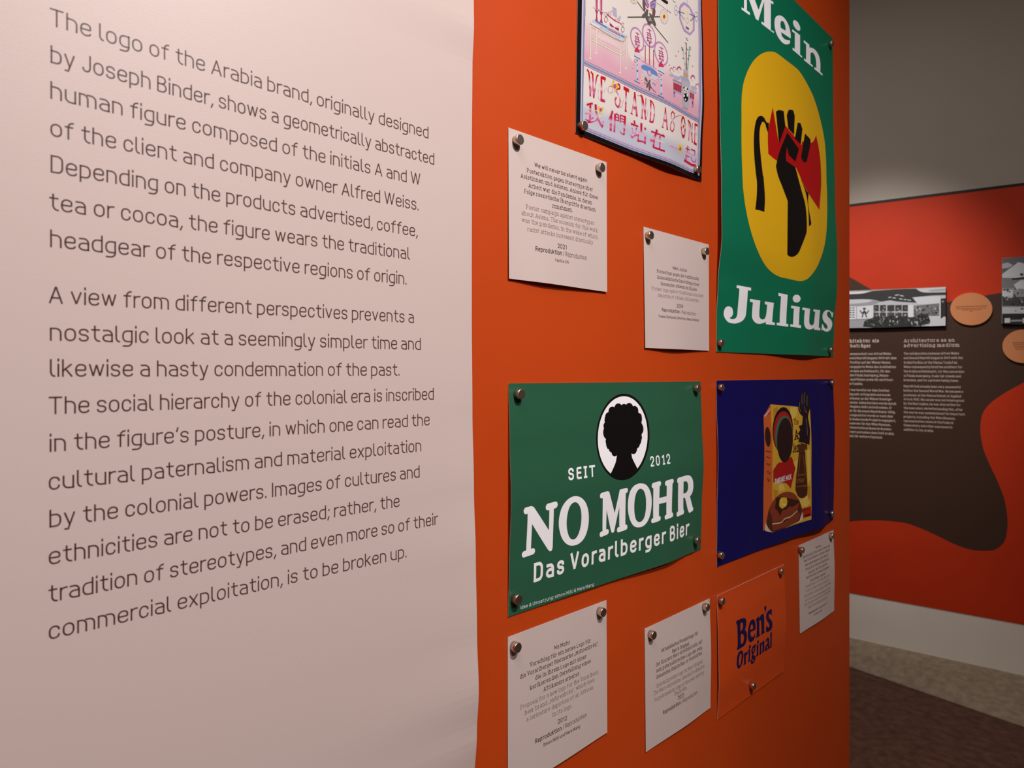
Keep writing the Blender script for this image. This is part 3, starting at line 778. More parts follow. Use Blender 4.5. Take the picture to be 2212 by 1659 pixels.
# ------------------------------------------------------------------ orange poster, dark blue lettering
pb = Sheet(NEAR, (1548.4, 1286.8), (1692.7, 1219.5), (1692.7, 1449.4), (1549.5, 1554.6), base=.0012,
           L=[(0, .0005), (.3, .004), (.6, .003), (1, .0005)], R=[(0, .001), (.45, .0055), (.75, .003), (1, .0003)])
eb = sheet_thing('logo_poster', 'small orange poster with dark blue lettering at the bottom right of the partition', 'poster', pb, [BENSTOCK, EDGE], 'posters pinned on the orange partition', 40, 44)
k = Ink(pb)
NV = (16, 14, 66)
k.poly(ZX, "95,530 110,495 250,437 290,445 312,490 310,580 285,690 320,740 328,830 310,940 270,1020 210,1065 125,1115 112,1100 130,1020 120,600", NV, 1,
       ["190,560 215,530 235,545 243,600 235,660 200,715 190,700", "200,790 225,768 250,790 262,860 250,940 225,985 205,980 195,930"])
k.poly(ZX, "505,685 402,735 405,800 430,845 460,830 500,755 502,790 480,880 430,940 395,948 360,910 343,820 350,700 362,610 395,515 440,465 482,480 505,540 508,640", NV, 1, ["400,690 405,620 420,575 440,572 455,620 452,665"])
k.poly(ZX, "513,470 575,400 590,440 620,380 655,345 680,365 690,430 690,690 702,745 622,805 620,780 632,740 625,520 608,480 588,500 590,760 605,810 520,868 515,850 530,790 530,530", NV, 1)
k.poly(ZX, "690,210 710,175 733,190 735,250 700,350 693,340 710,290 690,260", NV, 1)
k.poly(ZX, "835,240 852,265 850,375 835,380 815,345 790,360 785,400 800,440 850,500 865,570 855,650 820,700 745,745 728,720 728,620 740,598 760,630 790,635 800,600 790,560 745,490 730,420 735,350 770,290 815,262", NV, 1)
k.poly(ZX, "110,1370 120,1260 150,1170 200,1115 240,1140 252,1220 240,1340 210,1440 160,1510 128,1490 112,1430", NV, 1, ["160,1300 180,1210 205,1180 213,1230 205,1330 185,1420 165,1440 158,1400"])
k.poly(ZX, "255,1210 300,1150 310,1180 345,1120 345,1200 320,1220 303,1240 303,1390 305,1405 255,1440 255,1425 262,1390 265,1230", NV, 1)
k.poly(ZX, "350,1115 395,1075 397,1090 393,1310 400,1340 345,1375 345,1360 358,1320 358,1140", NV, 1); k.poly(ZX, "365,1070 370,1030 395,1000 412,1020 405,1060 385,1085", NV, 1)
k.poly(ZX, "425,1190 420,1110 440,1050 480,1005 520,985 520,1020 500,1040 505,1090 490,1160 460,1200 455,1220 490,1230 510,1260 500,1320 470,1380 430,1410 405,1390 408,1340 430,1290 420,1250 435,1210", NV, 1,
       ["450,1130 458,1080 475,1060 475,1110 460,1160", "440,1350 445,1320 475,1300 465,1340 445,1360"])
k.poly(ZX, "520,1040 565,985 570,1000 565,1200 570,1225 520,1260 518,1240 530,1200 530,1060", NV, 1); k.poly(ZX, "540,980 545,920 565,895 580,920 575,960 555,990", NV, 1)
k.poly(ZX, "585,990 625,945 632,975 660,920 685,915 695,960 690,1120 695,1140 645,1175 642,1160 652,1130 652,1000 640,985 630,1020 630,1170 635,1190 585,1225 583,1210 593,1170 595,1020", NV, 1)
k.poly(ZX, "715,940 735,880 770,850 795,870 800,1050 805,1075 770,1105 765,1085 740,1130 715,1140 703,1110 705,1060 730,1010 760,970 760,920 750,905 738,950", NV, 1, ["738,1060 762,1020 762,1060 745,1090"])
k.poly(ZX, "815,760 850,725 853,740 845,1030 850,1050 805,1080 803,1060 815,1020 818,790", NV, 1)
k.ellipse(ZX, 867, 983, 9, 11, NV, 1, n=10)
k.build('lettering', eb)

# ------------------------------------------------------------------ dark blue poster with a pancake-mix box
pn = Sheet(NEAR, (1547.2, 822), (1799.9, 818.6), (1799.9, 1122.1), (1548.6, 1225), base=.0014,
           L=[(0, 0), (.3, .001), (.6, .0035), (.85, .001), (1, 0)], R=[(0, .0003), (.3, .002), (.6, .0035), (1, 0)],
           B=[(0, 0), (.25, .001), (.55, .005), (.82, .0125), (.95, .003), (1, 0)])
en = sheet_thing('pancake_poster', 'dark navy blue poster showing a yellow pancake mix box and syrup bottle', 'poster', pn, [NAVY, EDGE], 'posters pinned on the orange partition', 76, 60)
k = Ink(pn, .82)
k.poly(ZH, "142,340 217,212 243,1562 138,1540", (214, 100, 42), 1)
k.poly(ZH, "217,212 500,238 632,265 648,1425 232,1563", (222, 172, 52), 1)
for q in ("430,240 500,240 490,330 440,370 420,300", "560,1180 600,1150 630,1250 590,1300 540,1260", "300,1060 350,1050 370,1110 310,1130", "600,700 632,680 640,1000 610,1050", "440,830 500,800 500,900 470,960", "520,1210 560,1220 560,1300 530,1320"):
    k.poly(ZH, q, (236, 200, 92), 1.4)
for q in ("245,260 300,235 280,330 250,400", "250,1100 300,1130 260,1240 250,1200", "590,1090 635,1060 640,1180 610,1230"):
    k.poly(ZH, q, (196, 140, 44), 1.4)
k.poly(ZH, "142,330 215,232 218,300 150,362", (200, 40, 28), 2)
for q in ("150,335 212,255", "152,350 214,275"): k.stroke(ZH, q, 9, (226, 214, 196), 3)
k.ellipse(ZH, 188, 555, 30, 105, (58, 26, 22), 2, tilt=-.06)
for q in ("165,705 220,715", "172,770 185,765 200,780 212,768", "170,850 180,830 195,860 205,835 218,850", "175,945 190,910 200,950 214,925 216,955", "178,1020 188,985 196,1030 206,1000 210,1025"):
    k.stroke(ZH, q, 9, (92, 34, 24), 2)
# plain coloured shapes where the painted figure is
k.poly(ZH, "245,905 300,830 350,820 440,760 480,890 430,1100 380,1045 246,1035", (178, 24, 24), 2)
k.ellipse(ZH, 345, 480, 108, 240, (26, 14, 16), 2, tilt=.04)
k.ellipse(ZH, 347, 500, 100, 215, (176, 30, 26), 3, tilt=.04)
k.ellipse(ZH, 358, 540, 92, 208, (68, 112, 88), 4, tilt=.04)
k.ellipse(ZH, 368, 590, 84, 235, (44, 22, 24), 5, tilt=.02)
k.line(ZH, "PANCAKE", 263, 1058, 368, 1022, 62, (236, 228, 232), wt=.2, layer=3)
k.line(ZH, "MIX", 378, 1020, 436, 1004, 60, (236, 228, 232), wt=.2, layer=3)
DKB = (34, 20, 16)
k.line(ZH, "The", 464, 430, 512, 424, 62, DKB, wt=.14, slab=True, layer=3)
k.line(ZH, "A", 470, 592, 514, 578, 115, DKB, wt=.17, slab=True, layer=3)
k.line(ZH, "Jemima", 450, 732, 602, 692, 105, DKB, wt=.17, slab=True, layer=3)
# bottle
k.poly(ZH, "515,720 582,715 585,800 597,950 606,1100 600,1170 560,1200 510,1185 478,1115 485,980 500,860", (74, 36, 18), 4)
k.poly(ZH, "515,720 582,715 576,690 600,668 590,630 560,640 548,610 530,640 512,620 510,690", (92, 48, 22), 4)
for q in ("527,740 520,850 505,980", "560,740 572,860 585,980", "490,1080 595,1070", "500,960 575,950"): k.stroke(ZH, q, 10, (150, 92, 40), 5)
k.line(ZH, "SYRUP", 488, 1042, 572, 1034, 44, (170, 110, 44), wt=.12, layer=5)
# dark raised arm with a ragged edge
k.poly(ZH, "508,262 512,180 530,130 545,88 580,74 606,100 626,152 630,255 616,312 612,350 622,410 632,480 626,640 590,625 545,612 508,612 524,545 503,520 530,480 512,440 548,428 556,340 524,305", (32, 18, 28), 5)
for q in ("548,100 546,170 552,215", "576,88 570,150 574,205", "602,118 600,180 600,230", "524,190 522,250 535,290", "570,232 585,285 600,300", "590,360 600,450 605,540"):
    k.stroke(ZH, q, 10, (128, 112, 140), 6)
# plate, pancakes, butter
k.poly(ZH, "156,1520 166,1455 200,1490 232,1562 165,1546", (224, 204, 176), 3); k.poly(ZH, "500,1455 552,1320 566,1345 566,1392 540,1442", (224, 204, 176), 3)
k.poly(ZH, "182,1400 200,1320 240,1240 300,1180 500,1200 540,1280 552,1340 520,1440 400,1500 240,1556 195,1520 170,1470", (84, 40, 24), 4)
k.poly(ZH, "232,1490 330,1468 430,1405 510,1345 530,1370 500,1440 380,1500 240,1545", (138, 58, 34), 5)
k.poly(ZH, "205,1340 232,1250 275,1190 330,1150 400,1132 460,1150 500,1195 520,1250 498,1320 430,1380 330,1440 236,1462 232,1400", (142, 60, 34), 5)
k.poly(ZH, "275,1200 330,1185 420,1205 512,1225 515,1250 440,1295 420,1285 370,1325 352,1318 312,1388 296,1345 262,1310", (66, 26, 14), 6)
k.stroke(ZH, "234,1474 330,1456 365,1420 430,1395 500,1334", 14, (222, 188, 150), 6)
k.poly(ZH, "310,1228 328,1196 384,1195 394,1240 382,1285 335,1310 306,1280", (232, 190, 52), 7)
k.stroke(ZH, "330,1215 345,1270 380,1262", 12, (246, 228, 170), 8)
k.poly(ZH, "548,1312 642,1284 646,1385 560,1412", (186, 34, 22), 4)
k.line(ZH, "NET WT", 562, 1345, 630, 1325, 30, (60, 16, 14), wt=.14, layer=5); k.stroke(ZH, "575,1390 635,1372", 20, (60, 16, 14), 5)
k.build('illustration', en)

# ------------------------------------------------------------------ black-bordered illustrated poster
pw = Sheet(NEAR, (1254.0, -415), (1515.5, -174), (1514.8, 392), (1243.7, 287), base=.0016,
           R=[(0, .0005), (.12, .002), (.30, .0055), (.45, .004), (.7, .001), (1, 0)], B=[(0, 0), (.35, .003), (.65, .0075), (.9, .002), (1, 0)], powx=1.5)
ew = sheet_thing('solidarity_poster', 'black bordered pink illustrated poster reading WE STAND AS ONE, top of partition', 'poster', pw, [BLACKSTOCK, EDGE], 'posters pinned on the orange partition', 60, 190)
CREAM = (238, 228, 222)
def mixc(a, b, t): return tuple(x + (y - x) * t for x, y in zip(a, b))
hb0 = pw.sh(1400, 330).y
k = Ink(pw, .80)
k.poly(PX, [(1262.5, -385), (1514.0, -152), (1510.5, 379.5), (1253.2, 276)], (206, 194, 226), 1)
# text field: cream above, greyish lavender below
L0, L1 = pw.sh(1262, 180).y, pw.sh(1258, 268).y
def fieldcol(x, y):
    t = min(1, max(0, (L0 - y) / (L0 - L1)))
    t = prof([(0, 0), (.35, .05), (.75, 1), (1, .8)], t)
    return lin(mixc(CREAM, (196, 200, 218), t))
tf = [ZS(172, 95), ZT(1004, 682), ZT(1000, 1470), ZS(150, 1160), ]
k.poly(PX, [(1261.5, 140.5), (1508.5, 266), (1507.8, 372), (1256.5, 270.5)], fieldcol, 2)
# picture field, pinker towards the ground
P0, P1 = pw.sh(1265, 30).y, pw.sh(1262, 125).y
def ground(x, y):
    t = min(1, max(0, (P0 - y) / (P0 - P1)))
    r = math.sin(x * 90 + 3 * math.sin(y * 70)) * .08
    return lin(mixc((240, 226, 222), (232, 176, 196), min(1, max(0, t * 1.1 + r))))
k.poly(PX, [(1266.0, -375), (1508.0, -145), (1507.6, 251), (1261.5, 128.5)], CREAM, 2)
k.poly(PX, [ZQ(222, 320), ZQ(330, 400), ZQ(560, 600), ZQ(900, 800), ZQ(1050, 850), ZQ(1090, 1080), ZQ(1180, 1250)] + ZR.pts("120,1120 250,960 330,1020 560,1090 740,1150 850,1320 1000,1420 1150,1500 1310,1640") + [ZT(1000, 620), (1261.5, 128.0)], ground, 3)
BL_, CR = (130, 144, 180), (176, 44, 84)
for q in ([(1264.5, -385), (1262.2, 0), (1257.0, 272)], [(1512.6, -150), (1511.9, 0), (1511.2, 250), (1509.3, 376)]): k.stroke(PX, q, 4.2, BL_, 3)
for q in ([(1267.2, -380), (1265.0, 0), (1259.8, 132), (1257.9, 266)], [(1509.6, -150), (1508.9, 0), (1508.6, 250), (1507.3, 370)]): k.stroke(PX, q, .9, CR, 3)
for dy, wd, c in ((0, 9.5, (206, 194, 226)), (.3, 4.2, BL_), (-4.8, .9, CR), (5.2, .9, CR)):
    k.stroke(PX, [(1260.5, 134.6 + dy), (1510.0, 261.0 + dy * .82)], wd, c, 4 if wd > 9 else 5)
for dy, wd, c in ((0, 7, (206, 194, 226)), (.5, 3.6, BL_), (-4.0, .9, CR)):
    k.stroke(PX, [(1255.5, 275.5 + dy), (1368, 322 + dy), (1509.5, 376 + dy * .8)], wd, c, 3 if wd > 6 else 4)
k.build('border', ew)

k = Ink(pw, .80)
LEG, LINE = (244, 236, 214), (150, 118, 70)
for q, wd in (("445,560 437,1050", 26), ("1046,730 1030,1350", 26), ("328,490 321,1150", 30), ("933,830 914,1440", 30)):
    k.stroke(ZQ, q, wd + 9, LINE, 4); k.stroke(ZQ, q, wd, LEG, 5)
for q, wd in (("345,792 905,1085", 30), ("345,755 440,690", 26), ("935,1095 1030,1020", 26)):
    k.stroke(ZQ, q, wd + 8, LINE, 4); k.stroke(ZQ, q, wd - 4, LEG, 5)
for x, y in ((320, 1162), (437, 1062), (913, 1450), (1030, 1362)): k.poly(ZQ, [ZQ(x - 28, y - 20), ZQ(x + 20, y - 8), ZQ(x + 36, y + 22), ZQ(x - 22, y + 4)], LEG, 5)
for i in range(18):
    t = i / 17
    x = 485 + 415 * t
    k.stroke(ZQ, [ZQ(x, 612 + 205 * t), ZQ(x + 3, 640 + 210 * t)], 8, (176, 90, 130), 4)
    k.stroke(ZQ, [ZQ(x, 700 + 205 * t), ZQ(x + 2, 742 + 205 * t)], 10, (244, 236, 232), 4)
    k.stroke(ZQ, [ZQ(x, 770 + 210 * t), ZQ(x + 2, 792 + 210 * t)], 7, (180, 90, 130), 4)
for i in range(4): k.stroke(ZQ, [ZQ(350 + 20 * i, 530 + 10 * i), ZQ(352 + 20 * i, 566 + 10 * i)], 8, (176, 90, 130), 4); k.stroke(ZQ, [ZQ(955 + 22 * i, 850 - 18 * i), ZQ(957 + 22 * i, 880 - 18 * i)], 8, (160, 100, 140), 4)
k.poly(ZQ, "312,462 378,388 1056,712 940,822", (200, 208, 228), 5)
k.stroke(ZQ, "330,455 940,778", 44, (236, 232, 234), 6); k.stroke(ZQ, "420,412 660,560", 36, (96, 128, 188), 6)
k.stroke(ZQ, "690,580 912,700", 40, (176, 50, 92), 6); k.stroke(ZQ, "690,580 912,700", 10, (236, 210, 214), 7); k.stroke(ZQ, "925,705 1005,745", 34, (96, 128, 188), 6)
k.stroke(ZQ, "500,540 930,770", 12, (130, 152, 200), 7); k.stroke(ZQ, "640,545 690,590", 34, (120, 180, 196), 7)
k.stroke(ZQ, "314,470 940,826 1056,720", 12, (190, 148, 80), 7)
for dx, dy in ((0, 0), (92, 32)):
    k.stroke(ZQ, [ZQ(445 + dx, -20), ZQ(444 + dx, 195 + dy)], 46 if False else 30, (206, 84, 134), 4)
    k.poly(ZQ, [ZQ(424 + dx, -20), ZQ(468 + dx, -20), ZQ(466 + dx, 195 + dy), ZQ(426 + dx, 180 + dy)], (206, 84, 134), 4)
    k.stroke(ZQ, [ZQ(436 + dx, -20), ZQ(436 + dx, 185 + dy)], 8, (232, 170, 190), 5); k.stroke(ZQ, [ZQ(458 + dx, -20), ZQ(457 + dx, 190 + dy)], 8, (146, 30, 70), 5)
    k.poly(ZQ, [ZQ(418 + dx, 196 + dy), ZQ(478 + dx, 214 + dy), ZQ(468 + dx, 268 + dy), ZQ(428 + dx, 256 + dy)], (186, 60, 110), 4)
    k.poly(ZQ, [ZQ(436 + dx, 262 + dy), ZQ(460 + dx, 268 + dy), ZQ(462 + dx, 360 + dy), ZQ(480 + dx, 436 + dy), ZQ(412 + dx, 408 + dy), ZQ(434 + dx, 350 + dy)], (186, 60, 110), 6)
    k.stroke(ZQ, [ZQ(382 + dx, 140 + dy), ZQ(430 + dx, 200 + dy), ZQ(510 + dx, 218 + dy)], 9, (120, 60, 90), 5)
k.poly(ZQ, "652,290 700,345 800,410 942,445 945,500 890,520 800,545 712,450 670,380", (240, 232, 234), 6)
k.stroke(ZQ, "652,285 720,345 810,415 942,482", 30, (186, 36, 84), 7); k.stroke(ZQ, "655,310 720,362 810,430 930,480", 8, (240, 220, 226), 8)
k.poly(ZQ, "710,452 790,535 885,556 890,616 830,580 795,540 770,545 708,508", (178, 40, 76), 7)
k.poly(ZQ, "764,145 835,182 838,345 770,300", (192, 180, 214), 7); k.stroke(ZQ, "764,145 835,182 840,345", 8, (130, 110, 170), 8)
for x, y, r, c in ((690, 255, 30, (206, 190, 220)), (725, 275, 26, (240, 214, 150)), (745, 225, 20, (190, 196, 226)), (870, 375, 26, (206, 190, 220)), (910, 340, 30, (196, 200, 226)), (820, 375, 22, (238, 210, 160)), (900, 400, 20, (222, 170, 190))):
    k.ellipse(ZQ, x, y, r * .8, r, c, 8, n=12)
RG = (150, 70, 84)
for x, y, rx, ry in ((628, 288, 25, 42), (632, 390, 34, 58), (966, 486, 20, 38), (966, 588, 33, 58)): k.ellipse(ZQ, x, y, rx, ry, RG, 7, hole=.80)
# branch with leaves, butterfly, flowers
GRY = (98, 92, 88)
for q, wd in (("215,25 390,270 545,490 772,770", 24), ("45,310 640,300", 22)): k.stroke(ZR, q, wd, GRY, 4)
for x, y, rx, ry, tl in ((338, 90, 24, 110, -.12), (355, 275, 66, 40, -.7), (515, 235, 28, 90, .1), (400, 350, 24, 75, -.45), (440, 410, 42, 36, -.5), (495, 350, 26, 130, -.45), (385, 225, 26, 60, .3)):
    k.ellipse(ZR, x, y, rx, ry, GRY, 5, tilt=tl, n=16)
k.poly(ZR, "335,-20 410,-40 440,130 405,150 360,90", (168, 160, 206), 4); k.poly(ZR, "450,40 556,-40 552,120 512,190 455,150", (140, 160, 206), 4)
for q in ("340,-10 370,80 405,140 430,120 395,60 380,-20", "440,90 470,40 560,-5", "450,130 480,90 520,70 530,120 500,160 460,150", "365,60 350,130 390,180", "470,180 530,230 510,330"): k.stroke(ZR, q, 14, (190, 30, 54), 6)
k.ellipse(ZR, 432, 155, 18, 34, (244, 230, 230), 7, n=12)
k.poly(ZR, "640,-40 760,20 775,60 745,75 650,10", (40, 28, 30), 4); k.stroke(ZR, "560,50 735,165", 6, (60, 46, 44), 4); k.stroke(ZR, "745,175 775,205", 16, (70, 56, 54), 4); k.stroke(ZR, "785,205 820,235", 14, (70, 56, 54), 4)
k.stroke(ZR, "850,10 905,50", 10, (60, 46, 44), 4)
def flower(cx, cy, rx, ry, n, c1, c2, c3):
    for i in range(n):
        t = 2 * math.pi * i / n
        x, y = cx + rx * .68 * math.cos(t) + 12 * math.sin(t), cy + ry * .68 * math.sin(t)
        k.ellipse(ZR, x, y, rx * .33, ry * .33, (180, 164, 206), 4, n=12); k.ellipse(ZR, x, y, rx * .27, ry * .27, c1, 5, n=12)
    k.ellipse(ZR, cx, cy, rx * .62, ry * .62, c2, 6, shear=12, n=20); k.ellipse(ZR, cx, cy, rx * .26, ry * .26, c3, 7, n=12)
flower(698, 300, 78, 138, 11, (228, 216, 226), (240, 222, 150), (208, 60, 60))
flower(160, -10, 70, 90, 9, (222, 206, 226), (240, 222, 150), (220, 140, 60))
# octagonal mirror
k.poly(ZR, "1100,-30 1122,-30 1124,90 1104,80", (214, 206, 220), 4)
k.poly(ZR, "1050,35 1165,125 1245,300 1245,545 1165,638 1052,560 972,340 972,125", (166, 152, 204), 5)
k.poly(ZR, "1055,68 1158,145 1226,305 1226,535 1160,612 1060,540 988,335 988,140", (216, 164, 200), 6)
k.poly(ZR, "1060,92 1150,162 1206,312 1206,528 1156,590 1066,520 1002,330 1002,152", (238, 226, 212), 7)
for q in ("1062,245 955,205 1062,362", "1148,250 1250,298 1170,378"): k.stroke(ZR, q, 15, (84, 100, 160), 8)
for x, y in ((908, 145), (914, 228), (1267, 258), (1282, 335)): k.ellipse(ZR, x, y, 28, 48, (160, 160, 190), 8, hole=.82, n=18)
k.poly(ZR, "1085,465 1146,505 1140,545 1085,510", (88, 110, 168), 8); k.ellipse(ZR, 1112, 370, 28, 55, (214, 176, 196), 8, hole=.75, n=16)
for q in ("1040,180 1060,230", "1165,300 1170,360", "1150,420 1170,470", "1110,200 1115,290", "1060,300 1050,350"): k.stroke(ZR, q, 12, (232, 200, 160), 8)
# three round fans with a red character
for cx, cy in ((217, 703), (430, 638), (645, 962)):
    k.ellipse(ZR, cx, cy, 118, 222, (196, 140, 190), 4, shear=46, n=36)
    k.ellipse(ZR, cx, cy, 98, 186, (240, 226, 222), 5, shear=40, n=36)
    for q in ((-30, -115, 40, -80), (5, -125, 8, -40), (-45, -60, 35, -15), (-40, -20, 45, 25), (-50, 30, 50, 60), (-20, -60, -30, 60), (25, -40, 15, 70), (-35, 75, 10, 95), (-10, 40, -40, 110), (35, 40, 30, 150), (10, 110, 50, 120), (-20, 90, 20, 150)):
        k.stroke(ZR, [ZR(cx + q[0], cy + q[1]), ZR(cx + q[2], cy + q[3])], 17, (176, 70, 132), 6)
# candles and incense sticks
for x, y0, y1, tip in ((361, 860, 1115, 795), (436, 800, 1160, 735), (510, 945, 1200, 880)):
    k.poly(ZR, [ZR(x - 7, y0), ZR(x + 7, y0), ZR(x + 7, y1), ZR(x - 7, y1)], (186, 70, 84), 7); k.poly(ZR, [ZR(x - 10, tip + 50), ZR(x, tip), ZR(x + 10, tip + 55)], (30, 50, 60), 7)
for dx, dy in ((0, 0), (430, 262)):
    k.poly(ZR, [ZR(x + dx, y + dy) for x, y in ((165, 940), (282, 965), (278, 1065), (168, 1000))], (222, 216, 226), 6)
    k.poly(ZR, [ZR(x + dx, y + dy) for x, y in ((172, 890), (215, 828), (268, 945), (168, 930))], (214, 50, 92), 7)
    k.stroke(ZR, [ZR(160 + dx, 998 + dy), ZR(272 + dx, 1062 + dy)], 16, (110, 128, 176), 7)
    k.poly(ZR, [ZR(x + dx, y + dy) for x, y in ((205, 1062), (235, 1070), (232, 1470), (198, 1450))], (204, 214, 234), 6)
    for yy, r in ((1085, 14), (1165, 12), (1270, 20), (1420, 18)): k.poly(ZR, [ZR(219 + dx - r, yy + dy), ZR(219 + dx, yy + dy - r * 1.4), ZR(219 + dx + r, yy + dy + 6), ZR(219 + dx, yy + dy + r * 1.4)], (86, 122, 190), 7)
    k.stroke(ZR, [ZR(165 + dx, 1442 + dy), ZR(268 + dx, 1498 + dy)], 16, (110, 128, 176), 7)
    k.ellipse(ZR, 183 + dx, 1085 + dy, 22, 38, (190, 130, 170), 7, hole=.8, n=16)
    k.ellipse(ZR, 150 + dx, 1195 + dy, 30, 42, (214, 180, 190), 7, hole=.86, n=16)
k.poly(ZR, "287,1185 330,1158 500,1232 560,1290 582,1330 580,1372 300,1235", (102, 140, 204), 6.6); k.poly(ZR, "290,1222 580,1362 560,1455 330,1345", (214, 208, 216), 6)
k.ellipse(ZR, 433, 1308, 38, 56, (160, 130, 190), 8, shear=10, n=20); k.ellipse(ZR, 433, 1308, 26, 40, (232, 190, 206), 8.5, shear=8, n=16)
k.stroke(ZR, "290,1085 565,1240", 18, (196, 160, 206), 6); k.stroke(ZR, "350,1140 530,1225", 14, (216, 196, 220), 6)
for q in ("340,1475 450,1560 555,1662", "455,1545 520,1640"): k.stroke(ZR, q, 12, GRY, 5)
for x, y, ry, tl in ((378, 1430, 50, -.45), (400, 1530, 48, .2), (440, 1560, 66, .1), (430, 1475, 50, .3)): k.ellipse(ZR, x, y, 18, ry, GRY, 6, tilt=tl, n=12)
for x, y in ((318, 1368), (300, 1440)): k.ellipse(ZR, x, y, 24, 38, (244, 222, 206), 5, n=12); k.ellipse(ZR, x, y, 9, 15, (216, 100, 60), 6, n=8)
k.stroke(ZR, "490,1490 520,1500 550,1540", 22, (120, 150, 206), 6)
for x, y in ((955, 920), (910, 1004), (1210, 1186), (795, 1168)): k.poly(ZR, [ZR(x - 16, y), ZR(x - 3, y - 8), ZR(x, y - 26), ZR(x + 4, y - 5), ZR(x + 16, y + 4), ZR(x + 3, y + 8), ZR(x, y + 26), ZR(x - 4, y + 6)], (206, 120, 70), 5)
# lotus table, vase and bamboo
k.poly(ZT, "606,55 738,112 732,222 608,165", (182, 66, 84), 4)
for i in range(4): k.stroke(ZT, [ZT(632 + 28 * i, 70 + 12 * i), ZT(632 + 28 * i, 172 + 12 * i)], 5, (130, 30, 60), 5)
k.stroke(ZT, "598,28 740,92", 26, (164, 172, 212), 5); k.stroke(ZT, "600,10 740,72", 8, (190, 50, 60), 6); k.stroke(ZT, "604,178 736,242", 28, (164, 172, 212), 5)
k.poly(ZT, "610,195 634,205 634,260 612,255", (182, 66, 84), 4); k.ellipse(ZT, 623, 262, 15, 24, (140, 160, 206), 5, n=14)
k.poly(ZT, "864,205 932,240 932,340 862,300", (182, 66, 84), 4); k.stroke(ZT, "862,180 965,228", 26, (164, 172, 212), 5); k.stroke(ZT, "862,305 932,342", 20, (164, 172, 212), 5)
k.stroke(ZT, "898,215 898,320", 8, (164, 172, 212), 5); k.poly(ZT, "896,345 920,355 920,420 898,415", (182, 66, 84), 4); k.ellipse(ZT, 908, 428, 16, 26, (140, 160, 206), 5, n=14)
for x, y, rx, ry in ((840, 1350, 50, 26), (925, 1395, 60, 32), (1230, 1580, 56, 36), (1010, 1385, 40, 30)): k.ellipse(ZR, x, y, rx, ry, (182, 184, 206), 5, n=16, tilt=.4)
for q in ("1080,1235 1062,1120 1040,890", ): k.stroke(ZR, q, 11, (150, 136, 196), 6)
k.poly(ZR, "1091,780 1105,780 1108,1255 1090,1255", (146, 84, 84), 6); k.poly(ZR, "1146,880 1156,880 1126,1262 1112,1262", (70, 150, 120), 6)
TL_ = (36, 132, 128)
for x, y in ((1100, 690), (1115, 720), (1085, 775), (1020, 855), (1030, 900), (1025, 880), (1160, 850), (1165, 880), (1120, 890), (1085, 960), (1040, 1045), (1130, 1060), (1155, 1000), (1085, 1150)):
    k.stroke(ZR, [ZR(x - 14, y - 16), ZR(x + 4, y + 6), ZR(x + 16, y - 8)], 12, TL_, 7)
k.poly(ZR, "1045,1238 1132,1282 1132,1412 1045,1372", (186, 180, 210), 7); k.poly(ZR, "1045,1296 1132,1342 1132,1392 1045,1348", (206, 166, 96), 8)
k.poly(ZR, "1008,1425 1048,1378 1132,1410 1165,1480 1150,1560 1010,1500", (176, 172, 200), 7)
k.poly(ZT, "738,22 856,58 852,180 858,330 832,480 760,452 745,340 742,180", (190, 186, 198), 7.6); k.stroke(ZT, "755,438 832,478", 16, (160, 160, 190), 8)
k.ellipse(ZT, 802, 292, 38, 70, (24, 20, 22), 8, n=22, tilt=-.05); k.ellipse(ZT, 798, 180, 31, 50, (240, 236, 232), 9, n=20)
for x, y, rx, ry in ((772, 142, 11, 16), (822, 164, 11, 16)): k.ellipse(ZT, x, y, rx, ry, (24, 20, 22), 9.5, n=10)
for x, y, rx, ry in ((784, 186, 7, 13), (808, 198, 7, 13), (796, 212, 5, 6)): k.ellipse(ZT, x, y, rx, ry, (24, 20, 22), 10, n=10)
for x, y, rx, ry in ((774, 268, 12, 20), (824, 258, 12, 26), (795, 325, 12, 16)): k.ellipse(ZT, x, y, rx, ry, (236, 232, 228), 9, n=10)
for cx, cy, n, R in ((965, 1270, 9, 95), (1212, 1425, 9, 95), (1290, 1560, 5, 80), (830, 1275, 5, 80), (880, 1255, 4, 80)):
    for i in range(n):
        t = -math.pi * (.1 + .8 * i / max(1, n - 1))
        dx, dy = math.cos(t) * R * .55, math.sin(t) * R
        nx, ny = -dy / R * 11, dx / R * 11
        k.poly(ZR, [ZR(cx, cy), ZR(cx + dx * .6 - nx, cy + dy * .6 - ny), ZR(cx + dx, cy + dy), ZR(cx + dx * .6 + nx, cy + dy * .6 + ny)], (244, 226, 232), 8)
        k.poly(ZR, [ZR(cx + dx * .55 - nx, cy + dy * .55 - ny), ZR(cx + dx, cy + dy), ZR(cx + dx * .55 + nx, cy + dy * .55 + ny)], (190, 46, 110), 9)
    k.ellipse(ZR, cx, cy, 16, 26, (236, 230, 228), 9, n=12)
k.build('illustration', ew)

# its lettering: red letters with a pale sheen band printed into each
k = Ink(pw, .80)
T0, T1 = pw.sh(*ZS(260, 190)).y, pw.sh(*ZS(300, 660)).y
STOPS = [(0, (206, 22, 40)), (.30, (206, 24, 44)), (.44, (206, 150, 204)), (.55, (240, 214, 208)), (.64, (206, 30, 60)), (.80, (216, 140, 190)), (.92, (200, 40, 80)), (1.0, (196, 26, 52))]
def sheen(t0, t1):
    def f(x, y):
        t = min(1, max(0, (t0 - y) / (t0 - t1)))
        for (a, ca), (b, cb) in zip(STOPS, STOPS[1:]):
            if t <= b: return lin(mixc(ca, cb, (t - a) / (b - a)))
        return lin(STOPS[-1][1])
    return f
g1 = sheen(T0 + .002, T1)
C0, C1 = pw.sh(*ZS(280, 770)).y, pw.sh(*ZS(450, 1190)).y
g2 = sheen(C0, C1)
HALO = (212, 196, 226)
